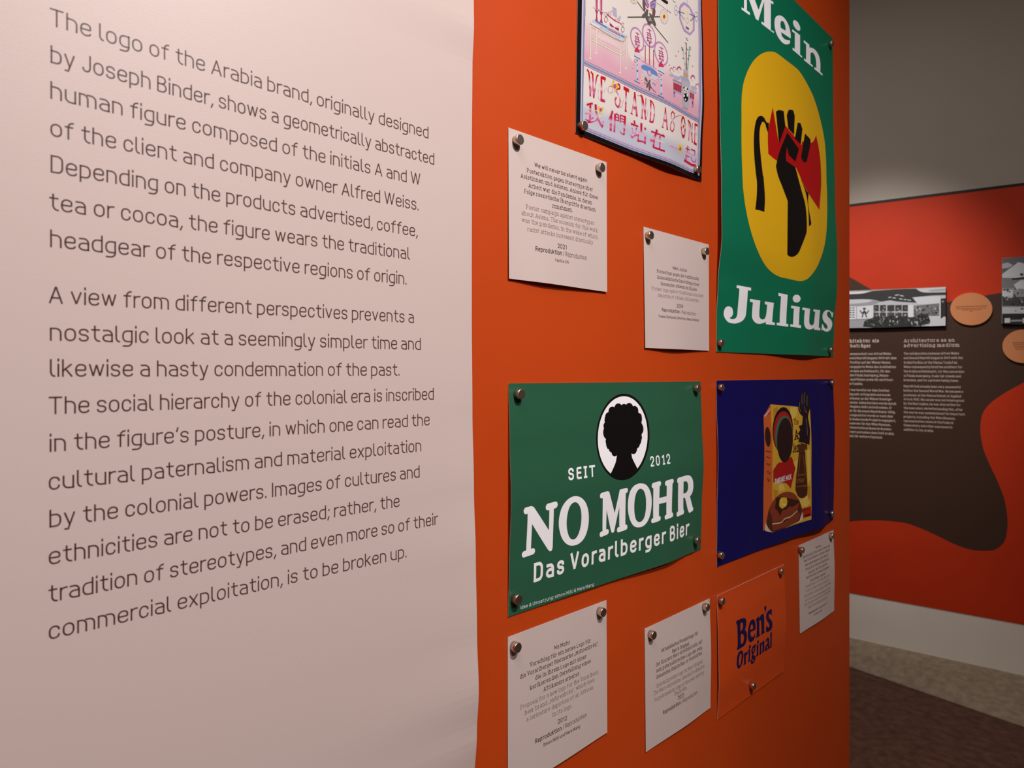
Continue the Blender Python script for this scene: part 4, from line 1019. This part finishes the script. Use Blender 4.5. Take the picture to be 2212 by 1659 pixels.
def gs(z, q, wd, g, layer=3):
    if wd >= 12: wd *= 1.38 if g is g2 else 1.22
    if g is g2: k.stroke(z, q, wd + 34, HALO, 2.4, dense=.004)
    k.stroke(z, q, wd, g, layer, dense=.0022)
for q, wd in (("228,170 262,215 280,420 290,650", 34), ("290,650 320,470 345,240", 12), ("300,205 330,260 340,480 352,680", 34), ("352,680 380,480 405,300 435,262", 26), ("488,298 490,520 488,722", 40),
              ("485,305 568,340", 46), ("545,345 545,400", 12), ("500,540 545,552", 12), ("545,500 545,590", 8), ("470,712 553,735", 44), ("455,425 428,600 440,690 462,722", 7),
              ("770,440 800,430 820,470 812,520", 30), ("815,515 770,520 765,570 800,640 825,720 808,810 780,835", 26), ("760,660 735,720 750,800 785,845", 30), ("780,850 850,830 885,700", 9),
              ("885,498 985,550", 56), ("932,530 928,720 922,905", 36), ("905,910 945,918", 20), ("1085,570 1055,800 1030,960", 16), ("1085,575 1105,800 1125,1000", 40), ("1060,850 1112,875", 44), ("1010,950 1050,970", 20), ("1100,990 1140,1005", 20),
              ("1125,620 1150,640 1190,625", 8), ("1212,650 1222,850 1215,1040", 24), ("1190,625 1225,680 1260,900 1285,1070", 36), ("1285,680 1280,1060", 18), ("1195,1030 1235,1050", 16), ("575,490 600,560 650,590 690,560", 8)):
    gs(ZS, q, wd, g1)
k.ellipse(ZS, 650, 530, 45, 68, (196, 60, 80), 3, hole=.86)
for x, y in ((705, 388), (690, 450), (770, 480), (740, 545), (760, 440)): k.ellipse(ZS, x, y, 22, 30, (236, 200, 60), 4, n=12)
k.ellipse(ZS, 728, 470, 28, 42, (196, 90, 160), 5, n=14)
for q, wd in (("258,335 255,520 248,668", 26), ("240,335 285,375 312,470 308,590 285,670 240,672", 22), ("232,660 300,682", 16), ("483,450 465,600 440,755", 13), ("483,450 500,620 515,795", 28), ("455,645 505,670", 34), ("425,750 460,765", 14), ("500,785 525,795", 14),
              ("625,610 625,545 595,512 575,560 590,640 618,700 618,780 592,825 562,790 568,710 600,640 635,598", 18), ("690,575 740,580 765,600", 8), ("850,655 855,820 848,970", 18), ("835,645 870,700 890,860 905,1000", 26), ("905,690 900,990", 14),
              ("947,712 943,860 940,1012", 24), ("938,708 988,732", 30), ("945,852 972,866", 14), ("972,845 970,885", 8), ("924,1003 972,1024", 32), ("215,470 190,620 165,640", 6), ("640,600 690,575", 10)):
    gs(ZT, q, wd, g1)
q = [ZT(762 + 30 * math.cos(t) + 4 * math.sin(t), 755 + 155 * math.sin(t)) for t in [i * math.pi / 14 for i in range(28)]]
k.poly(PX, [ZT(762 + 38 * math.cos(t) + 4 * math.sin(t), 757 + 172 * math.sin(t)) for t in [i * math.pi / 16 for i in range(32)]], g1, 3, [[ZT(762 + 20 * math.cos(t), 752 + 125 * math.sin(t)) for t in [i * math.pi / 16 for i in range(32)]]], big=.003)
k.ellipse(ZT, 765, 745, 10, 22, (206, 60, 60), 5, n=10); k.ellipse(ZT, 765, 745, 16, 34, (238, 214, 130), 4, n=12)
CY = (238, 224, 196)
for q, wd in (("225,800 335,775", 24), ("290,790 288,950 282,1105 240,1080", 36), ("195,945 345,972", 26), ("200,1055 250,1085 345,1030", 18), ("385,790 395,930 440,1080 490,1170 512,1200", 40), ("512,1195 520,1090", 14), ("495,985 430,1040 380,1090 240,1118", 18),
              ("690,908 665,990 620,1075", 30), ("668,1000 660,1120 655,1270", 42), ("735,960 728,1110 720,1290", 36), ("745,958 800,990", 18), ("800,985 795,1085", 20), ("745,1015 800,1042", 14), ("745,1068 798,1092", 14),
              ("830,975 822,1125", 22), ("838,990 920,1022", 18), ("838,1045 910,1070", 14), ("838,1090 905,1115", 14), ("912,1000 905,1150 895,1335", 40), ("895,1340 860,1320 815,1275", 16),
              ("1075,1080 1088,1145", 32), ("1015,1140 1085,1165 1150,1192", 24), ("1040,1215 1058,1310", 26), ("1120,1215 1090,1315", 22), ("1015,1330 1030,1385 1130,1335", 22), ("1205,1125 1202,1290", 38), ("1255,1215 1290,1245", 24),
              ("1152,1285 1145,1465", 30), ("1152,1290 1275,1340", 22), ("1275,1335 1268,1500", 36), ("1150,1440 1265,1470", 24)):
    gs(ZS, q, wd, g2)
for q, wd in (("195,840 300,880 510,935", 14), ("440,1020 495,990", 26)): k.stroke(ZS, q, wd, CY, 4)
for x, y in ((440, 850), (510, 870), (490, 930), (450, 920)): k.ellipse(ZS, x, y, 22, 30, (236, 204, 70), 4, n=12)
k.ellipse(ZS, 475, 888, 24, 34, (206, 80, 120), 5, n=12)
for q, wd in (("262,822 340,850 475,905", 18), ("440,880 470,905", 26), ("355,795 330,880 295,950 252,968", 32), ("312,920 305,1000 298,1078", 32), ("400,890 398,1000 395,1105", 26), ("295,1068 380,1098 478,1132", 22),
              ("835,1045 828,1160", 20), ("800,1085 865,1112", 14), ("785,1135 870,1170", 14), ("822,1150 815,1270", 18), ("822,1205 865,1222", 12), ("805,1170 795,1240 775,1285", 16), ("778,1270 840,1310 900,1345 960,1352", 30),
              ("880,1100 950,1130", 14), ("945,1120 940,1200", 16), ("880,1180 940,1205", 12), ("892,1190 890,1250 915,1290 955,1298 960,1245", 18), ("548,1040 620,1070 700,1110", 16)):
    gs(ZT, q, wd, g2)
k.stroke(ZT, "340,955 470,1005", 14, CY, 4)
for x, y in ((690, 1075), (735, 1060), (715, 1150), (740, 1110), (705, 1050)): k.ellipse(ZT, x, y, 16, 24, (236, 204, 70), 4, n=12)
k.ellipse(ZT, 716, 1095, 16, 28, (176, 90, 150), 5, n=12)
k.build('lettering', ew)

# ------------------------------------------------------------------ magnets
def magnet(label, sheet, x, y, dia=.0132, dep=.0088, yaw=0.0):
    """x, y: middle of the front face in the frame"""
    pl = sheet.pl
    w = .004
    for _ in range(4):
        s, h = pl.hit(x, y, w + dep)
        w = sheet.w(s, h) + .00015
    c = pl.pt(s, h, w)
    N = 40
    r = dia / 2
    ringz = [(r, 0), (r, dep - .0007), (r - .0002, dep - .0003), (r - .0007, dep)]
    v, f = [], []
    for rr, zz in ringz:
        for i in range(N):
            t = 2 * math.pi * i / N
            v.append(c + pl.d * (rr * math.cos(t)) + Vector((0, 0, rr * math.sin(t))) + pl.n * zz)
    for q in range(3):
        for i in range(N):
            j = (i + 1) % N
            f.append((q * N + i, q * N + j, q * N + N + j, q * N + N + i))
    f.append(tuple(range(3 * N, 4 * N))); f.append(tuple(range(N - 1, -1, -1)))
    o = mesh_obj('disc_magnet', [p - c for p in v], f, NICKEL)
    o.location = c
    for p in o.data.polygons: p.use_smooth = len(p.vertices) == 4
    tag(o, label, 'magnet', 'round silver magnets on the orange partition')
    return o
for lab, shx, x, y in (
 ('round silver magnet at the lower left corner of the black bordered pink poster', pw, 1264.5, 270.5),
 ('round silver magnet at the lower right corner of the black bordered pink poster', pw, 1511.5, 365),
 ('round silver magnet at upper left of the card below the pink poster', c1, 1124.5, 301),
 ('round silver magnet at upper right of the card below the pink poster', c1, 1302, 361.5),
 ('round silver magnet at upper left of the small Mein Julius card', c2, 1408, 508),
 ('round silver magnet at upper right of the small Mein Julius card', c2, 1528.5, 542.5),
 ('small silver magnet at the upper right corner of the tall green poster', pj, 1799.5, 93.5),
 ('small silver magnet at the lower left corner of the tall green poster', pj, 1562, 740.5),
 ('small silver magnet at the lower right corner of the tall green poster', pj, 1798.5, 756),
 ('reddish reflecting magnet at the upper left corner of the wide dark green poster', pm, 1127.5, 851.5),
 ('round silver magnet at the upper right corner of the wide dark green poster', pm, 1510.5, 839.5),
 ('round silver magnet at the lower left corner of the wide dark green poster', pm, 1121.5, 1296),
 ('round silver magnet at the lower right corner of the wide dark green poster', pm, 1510.5, 1169),
 ('round silver magnet at the upper left corner of the navy blue poster', pn, 1562, 837.5),
 ('small silver magnet at the upper right corner of the navy blue poster', pn, 1801, 827.5),
 ('round silver magnet at the lower left corner of the navy blue poster', pn, 1562, 1200.5),
 ('small silver magnet at the lower right corner of the navy blue poster', pn, 1801, 1110),
 ('silver magnet at the upper left of the narrow card below the navy poster', c6, 1736, 1189),
 ('silver magnet at the upper right of the narrow card below the navy poster', c6, 1800.5, 1158),
 ('silver magnet at the upper left corner of the small orange poster', pb, 1563.5, 1299.5),
 ('silver magnet at the upper right corner of the small orange poster', pb, 1692, 1235),
 ('silver magnet at the bottom centre of the small orange poster', pb, 1630.5, 1483),
 ('silver magnet at the upper left of the No Mohr card', c4, 1119.5, 1400),
 ('silver magnet at the upper right of the No Mohr card', c4, 1304.5, 1323.5),
 ('silver magnet at the upper left of the card beside the small orange poster', c5, 1414, 1373),
 ('silver magnet at the upper right of the card beside the small orange poster', c5, 1530, 1313)):
    magnet(lab, shx, x, y)

# ------------------------------------------------------------------ the red display panel on the back wall
RED = material('vermilion_panel_paint', (208, 56, 18), 0.6, spec=0.3, noise=0.05, scale=5, bump=0.1, bscale=120)
BROWN = (71, 49, 38)
TANM = material('tan_label_board', (220, 146, 98), 0.55, spec=0.3, noise=0.02, scale=20)
GAP_SHADE = material('painted_gap_shade', (10, 8, 8), 0.6)  # black that imitates the shaded gap above the panel
PHOTO_E = material('black_photo_edge', (8, 8, 8), 0.6)
def vis(y0, sl, x): return y0 + sl * (x - 1834.4)
fp = Sheet(FAR, (1600, vis(446.3, -.1219, 1600)), (2560, vis(446.3, -.1219, 2560)), (2560, vis(1280.2, .1835, 2560)), (1600, vis(1280.2, .1835, 1600)), base=0.0)
ep = sheet_thing('exhibition_panel', 'big red and brown exhibition panel with white text on the back wall', 'panel', fp, [RED, RED], nx=6, ny=6, thick=.0295, sheet_name='board')
k = Ink(fp)
brown = [(1600, 462), (1600, 1190), (1700, 1160), (1770, 1138), (1835, 1127), (1880, 1124), (1925, 1126), (1960, 1131), (2000, 1146), (2030, 1160), (2065, 1177), (2100, 1188), (2130, 1190), (2150, 1187), (2168, 1172),
         (2175, 1150), (2176, 1120), (2170, 1080), (2156, 1042), (2140, 1008), (2126, 975), (2119, 945), (2118, 916), (2125, 888), (2144, 867), (2175, 846), (2212, 826), (2260, 799), (2330, 762), (2400, 726), (2480, 690), (2480, 590), (2330, 606), (2165, 632), (2047, 652), (1955, 668), (1890, 630), (1835, 598)]
k.poly(PX, brown, BROWN, 2, big=.5)
k.build('brown_field', ep, 'dark brown curved painted field')
k = Ink(fp)
WT = (222, 208, 196)
def oy(x, y): return y
def dline(txt, x0, y, x1, cap_, wt, slab=False):
    sl = -.013 + (y - 135) / 1320 * .062
    k.line(ZO, txt, x0, y - sl * 60 if x0 < 500 else y, x1, (y - sl * 60 if x0 < 500 else y) + sl * (x1 - x0), cap_, WT, wt=wt, slab=slab, layer=4, seg=3, sb=.19)
dline("Architecture as an", 915, 135, 1672, 52, .14, True); dline("advertising medium", 915, 207, 1745, 52, .14, True)
EN = ["The collaboration between Alfred Weiss", "and Oswald Haerdtl began in 1949 with the", "Arabia Pavilion at the Vienna Trade Fair.", "Weiss subsequently hired the architect for", "the Arabia on Kohlmarkt, for the conversion", "of Palais Auersperg, trade fair stands and", "branches, and for a private family home.",
      "Haerdtl had already been very successful", "before the Second World War. He became a", "professor at the Vienna School of Applied", "Arts in 1935. His career was not interrupted", "by the Nazi regime, he was also active for", "the new rulers. Notwithstanding this, after", "the war he was commissioned for important", "projects, including the Wien Museum,", "representation rooms in the Federal", "Chancellery and other espressos in", "addition to the Arabia."]
for t, y, x1 in zip(EN, (320, 386, 453, 518, 584, 650, 714, 806, 871, 938, 1000, 1063, 1130, 1195, 1260, 1324, 1388, 1453), (1738, 1795, 1722, 1785, 1815, 1765, 1735, 1765, 1800, 1770, 1810, 1760, 1795, 1828, 1685, 1655, 1638, 1362)): dline(t, 915, y, x1, 36, .125)
dline("Architektur als", -22, 141, 543, 52, .19, True); dline("Werbetr\u00e4ger", -22, 214, 425, 52, .19, True)
DE = ["Die Zusammenarbeit von Alfred Weiss", "und Oswald Haerdtl begann 1949 mit dem", "Arabia-Pavillon auf der Wiener Messe.", "Danach engagierte Weiss den Architekten", "f\u00fcr das Arabia am Kohlmarkt, f\u00fcr den", "Umbau des Palais Auersperg, Messe-", "st\u00e4nde und Filialen sowie f\u00fcr ein Privat-", "haus der Familie.",
      "Haerdtl war bereits vor dem Zweiten", "Weltkrieg sehr erfolgreich und wurde", "1935 Professor an der Wiener Kunstge-", "werbeschule. Seine Karriere wurde durch", "das NS-Regime nicht unterbrochen. Er", "war auch f\u00fcr die neuen Machthaber t\u00e4tig.", "Dessen ungeachtet wurde er nach dem", "Krieg f\u00fcr bedeutende Projekte engagiert,", "unter anderem f\u00fcr das Wien Museum,", "die Repr\u00e4sentationsr\u00e4ume im Bundes-", "kanzleramt und neben dem Caf\u00e9 Arabia", "auch noch f\u00fcr weitere Espressi."]
for t, y, x1 in zip(DE, (325, 388, 452, 516, 580, 641, 704, 768, 860, 923, 985, 1047, 1108, 1170, 1232, 1294, 1356, 1418, 1482, 1544), (725, 803, 720, 796, 708, 697, 762, 303, 697, 712, 740, 798, 736, 790, 750, 795, 718, 740, 765, 597)): dline(t, -28, y, x1, 36, .155)
k.build('lettering', ep, 'white German and English lettering')
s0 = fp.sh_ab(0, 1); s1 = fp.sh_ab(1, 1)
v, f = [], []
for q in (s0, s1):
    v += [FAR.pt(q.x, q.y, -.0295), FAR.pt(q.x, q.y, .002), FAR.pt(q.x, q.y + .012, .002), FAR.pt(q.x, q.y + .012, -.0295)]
mesh_obj('gap_shade_strip', v, [(0, 1, 5, 4), (1, 2, 6, 5), (2, 3, 7, 6), (3, 0, 4, 7), (0, 3, 2, 1), (4, 5, 6, 7)], GAP_SHADE, ep)  # dark strip put in for the gap shadow along the panel's top

# black and white photographs on boards
def photo_board(label, tl, tr, br, bl, off=.022):
    sh = Sheet(FAR, tl, tr, br, bl, base=off)
    e = sheet_thing('photo_board', label, 'photograph', sh, [material('grey_photo_print', (176, 176, 176), .5), PHOTO_E], 'black and white photographs on the red panel', 4, 4, thick=off - .001, sheet_name='board')
    return sh, e
def gy(v): return (min(255, v * 1.06), min(255, v * 1.09), min(255, v * 1.14))
ph1, e1 = photo_board('wide black and white photo of a pavilion front beside the partition edge', (1762, 631), (2042.9, 619.8), (2042.4, 703.3), (1762, 710))
k = Ink(ph1)
k.poly(ZN, "-330,200 -330,590 82,612 1255,583 1258,112 890,135 400,162", gy(196), 1, big=.2)
k.poly(ZN, "-330,185 -330,215 82,203 250,190 370,163", gy(222), 2, big=.2)
k.poly(ZN, "-330,218 82,200 250,190 370,162 890,134 940,164 1010,180 1258,176 1258,212 1100,216 960,228 850,240 905,305 760,296 640,286 590,276 530,282 470,291 400,271 280,262 82,266 -330,280", gy(58), 3, big=.2)
k.poly(ZN, "890,133 1257,114 1257,176 1010,180 940,164", gy(206), 3, big=.2); k.poly(ZN, "1040,150 1257,130 1257,160 1080,172", gy(170), 4, big=.2)
for q in ("640,215 690,205", "700,215 745,225", "560,240 595,236", "610,245 650,248", "690,255 730,262", "745,265 780,268", "790,270 835,276"): k.stroke(ZN, q, 11, gy(200), 4)
k.poly(ZN, "82,268 280,264 400,273 465,292 380,330 300,345 82,350", gy(158), 3, big=.2); k.poly(ZN, "82,268 280,264 380,272 300,300 82,320", gy(205), 4, big=.2)
k.poly(ZN, "860,242 1190,225 1190,330 930,322 905,305", gy(214), 3, big=.2)
for x0, x1 in ((378, 442), (455, 530), (545, 632), (642, 722), (730, 796)):
    k.poly(ZN, [ZN(x0, 334), ZN(x1, 330), ZN(x1, 408), ZN(x0, 408)], gy(62), 4, big=.2); k.poly(ZN, [ZN(x0, 424), ZN(x1, 424), ZN(x1, 490), ZN(x0, 495)], gy(70), 4, big=.2)
    for _ in range(4):
        xx, yy = random.uniform(x0 + 12, x1 - 12), random.uniform(345, 470)
        k.ellipse(ZN, xx, yy, 12, 9, gy(random.choice((130, 160, 110, 190))), 5, n=8)
k.poly(ZN, "800,330 862,332 862,500 800,480", gy(226), 4, big=.2)
k.poly(ZN, "868,340 1180,310 1180,465 868,470", gy(120), 4, big=.2)
for _ in range(46):
    xx, yy = random.uniform(880, 1168), random.uniform(345, 455)
    k.ellipse(ZN, xx, yy, random.uniform(8, 18), random.uniform(6, 13), gy(random.choice((50, 70, 150, 190, 90))), 5, n=7)
k.poly(ZN, "1180,258 1196,256 1196,500 1180,500", gy(216), 5, big=.2); k.poly(ZN, "1196,256 1258,248 1258,480 1240,470 1196,500", gy(44), 5, big=.2)
k.ellipse(ZN, 1222, 290, 14, 14, gy(140), 6, n=10)
k.poly(ZN, "868,470 1180,465 1196,500 1256,480 1255,583 1060,590 1040,520", gy(206), 4, big=.2); k.poly(ZN, "-330,500 82,515 300,510 260,608 82,612 -330,590", gy(164), 4, big=.2)
k.poly(ZN, "-330,280 82,350 375,335 375,495 82,512 -330,500", gy(222), 4, big=.2); k.stroke(ZN, "172,352 172,508", 5, gy(120), 5)
k.stroke(ZN, "-300,500 82,512 375,500", 8, gy(110), 5)
for i in range(5):
    for xx in (95, 132): k.stroke(ZN, [ZN(xx - 12, 366 + 28 * i), ZN(xx + 14, 372 + 28 * i)], 11, gy(50), 5)
for q in ("213,398 240,438 265,402 292,438 320,398", "265,408 236,485", "265,408 296,485", "248,372 284,372"): k.stroke(ZN, q, 12, gy(44), 5)
k.ellipse(ZN, 266, 382, 15, 15, gy(70), 6, n=12)
k.poly(ZN, "250,600 265,530 330,500 430,480 560,470 640,465 760,470 850,480 960,440 1040,450 1070,530 1060,560 900,590 600,604 400,608", gy(52), 6, big=.2)
for _ in range(90):
    xx, yy = random.uniform(290, 1050), random.uniform(475, 585)
    k.ellipse(ZN, xx, yy, random.uniform(5, 13), random.uniform(8, 18), gy(random.choice((30, 40, 100, 150, 190, 80))), 7, n=6, tilt=random.uniform(-.8, .8))
k.build('picture', e1)
ph2, e2 = photo_board('black and white photo of a busy trade stand cut off at the right', (2164.5, 558), (2330, 544.5), (2330, 703.5), (2164, 699.1))
k = Ink(ph2)
k.poly(PX, [(2165, 558.5), (2329, 545.2), (2329, 702), (2164.6, 698)], gy(150), 1, big=.3)
k.poly(PX, [(2165, 558.5), (2212, 554), (2330, 545), (2330, 570), (2195, 575), (2180, 590), (2165, 592)], gy(98), 2, big=.3)
k.poly(PX, [(2192, 572), (2200, 566), (2215, 570), (2240, 560), (2260, 590), (2200, 600), (2165, 600), (2165, 592)], gy(200), 3, big=.3)
k.poly(PX, [(2165, 570), (2176, 567), (2188, 572), (2180, 578), (2165, 580)], gy(176), 3, big=.3)
k.poly(PX, [(2165, 596), (2330, 590), (2330, 625), (2165, 622)], gy(122), 2, big=.3)
k.stroke(PX, [(2186, 603), (2200, 602), (2212, 600), (2300, 598)], 4, gy(40), 4)
k.ellipse(PX, 2207, 593, 4, 3, gy(60), 4, n=10)
k.poly(PX, [(2190, 615), (2205, 605), (2225, 606), (2225, 624), (2195, 624)], gy(206), 3, big=.3)
k.poly(PX, [(2165, 628), (2188, 626), (2187, 643), (2165, 643)], gy(206), 4, big=.3)
k.poly(PX, [(2165, 642), (2330, 640), (2330, 662), (2165, 661)], gy(66), 3, big=.3)
for _ in range(110):
    xx, yy = random.uniform(2166, 2326), random.uniform(624, 660)
    k.ellipse(PX, xx, yy, random.uniform(1, 3.2), random.uniform(1, 2.6), gy(random.choice((30, 50, 90, 150, 190, 120))), 5, n=6)
k.poly(PX, [(2165, 664), (2330, 661), (2330, 676), (2165, 677)], gy(190), 3, big=.3)
for _ in range(26):
    xx, yy = random.uniform(2168, 2326), random.uniform(665, 675)
    k.ellipse(PX, xx, yy, random.uniform(1.5, 4), random.uniform(1, 2.4), gy(random.choice((60, 90, 130, 220))), 5, n=6)
k.poly(PX, [(2165, 678), (2330, 676), (2330, 703), (2165, 699)], gy(34), 4, big=.3)
for xx in (2170, 2209, 2250, 2292): k.poly(PX, [(xx, 687.5), (xx + 12, 687), (xx + 12, 697), (xx, 697.5)], gy(200), 5, big=.3)
k.stroke(PX, [(2183, 693), (2208, 692.4)], 4, gy(150), 5); k.stroke(PX, [(2222, 692.6), (2330, 692)], 4, gy(150), 5)
k.build('picture', e2)

# oval caption boards
def oval_board(label, cx, cy, rx, ry, rows):
    off = .012
    sh = Sheet(FAR, (cx - rx, cy - ry), (cx + rx, cy - ry), (cx + rx, cy + ry), (cx - rx, cy + ry), base=off)
    N = 56
    pts = [Vector(FAR.hit(cx + rx * math.cos(t), cy + ry * math.sin(t), off)) for t in [2 * math.pi * i / N for i in range(N)]]
    c = Vector(FAR.hit(cx, cy, 0))
    e = empty('oval_label', FAR.pt(c.x, c.y, .001))
    tag(e, label, 'label', 'tan oval caption boards on the red panel')
    pts = pts[::-1]
    v = [FAR.pt(p.x, p.y, off) for p in pts] + [FAR.pt(p.x, p.y, .001) for p in pts]
    f = [tuple(range(N)), tuple(range(2 * N - 1, N - 1, -1))] + [(i, N + i, N + (i + 1) % N, (i + 1) % N) for i in range(N)]
    mesh_obj('board', v, f, TANM, e)
    k = Ink(sh)
    for (x0, y0, x1, y1, wd) in rows:
        x, n = x0, 0
        while x < x1 - .6:
            L = random.uniform(1.6, 4.2)
            e_ = min(x1, x + L)
            t0, t1 = (x - x0) / (x1 - x0), (e_ - x0) / (x1 - x0)
            k.stroke(PX, [(x, y0 + (y1 - y0) * t0), (e_, y0 + (y1 - y0) * t1)], wd, (128, 78, 48), 1)
            x = e_ + .7
    k.build('lettering', e)
oval_board('whole tan oval caption board between the two photographs', 2098.2, 667.5, 45.4, 35, [(2064, 663, 2133, 660.5, 1.7), (2066, 667, 2131, 665, 1.5), (2077, 670, 2120, 669, 1.5), (2095.5, 672.8, 2101, 672.6, 1.6)])
oval_board('tan oval caption board cut off at the right edge, below the right photograph', 2211, 748, 45.6, 36.2, [(2187, 740.5, 2240, 738.5, 1.5), (2188, 744, 2240, 742.5, 1.5), (2190, 748, 2236, 746.8, 1.5), (2192, 751.5, 2234, 750.6, 1.5), (2194, 755, 2230, 754.4, 1.3)])
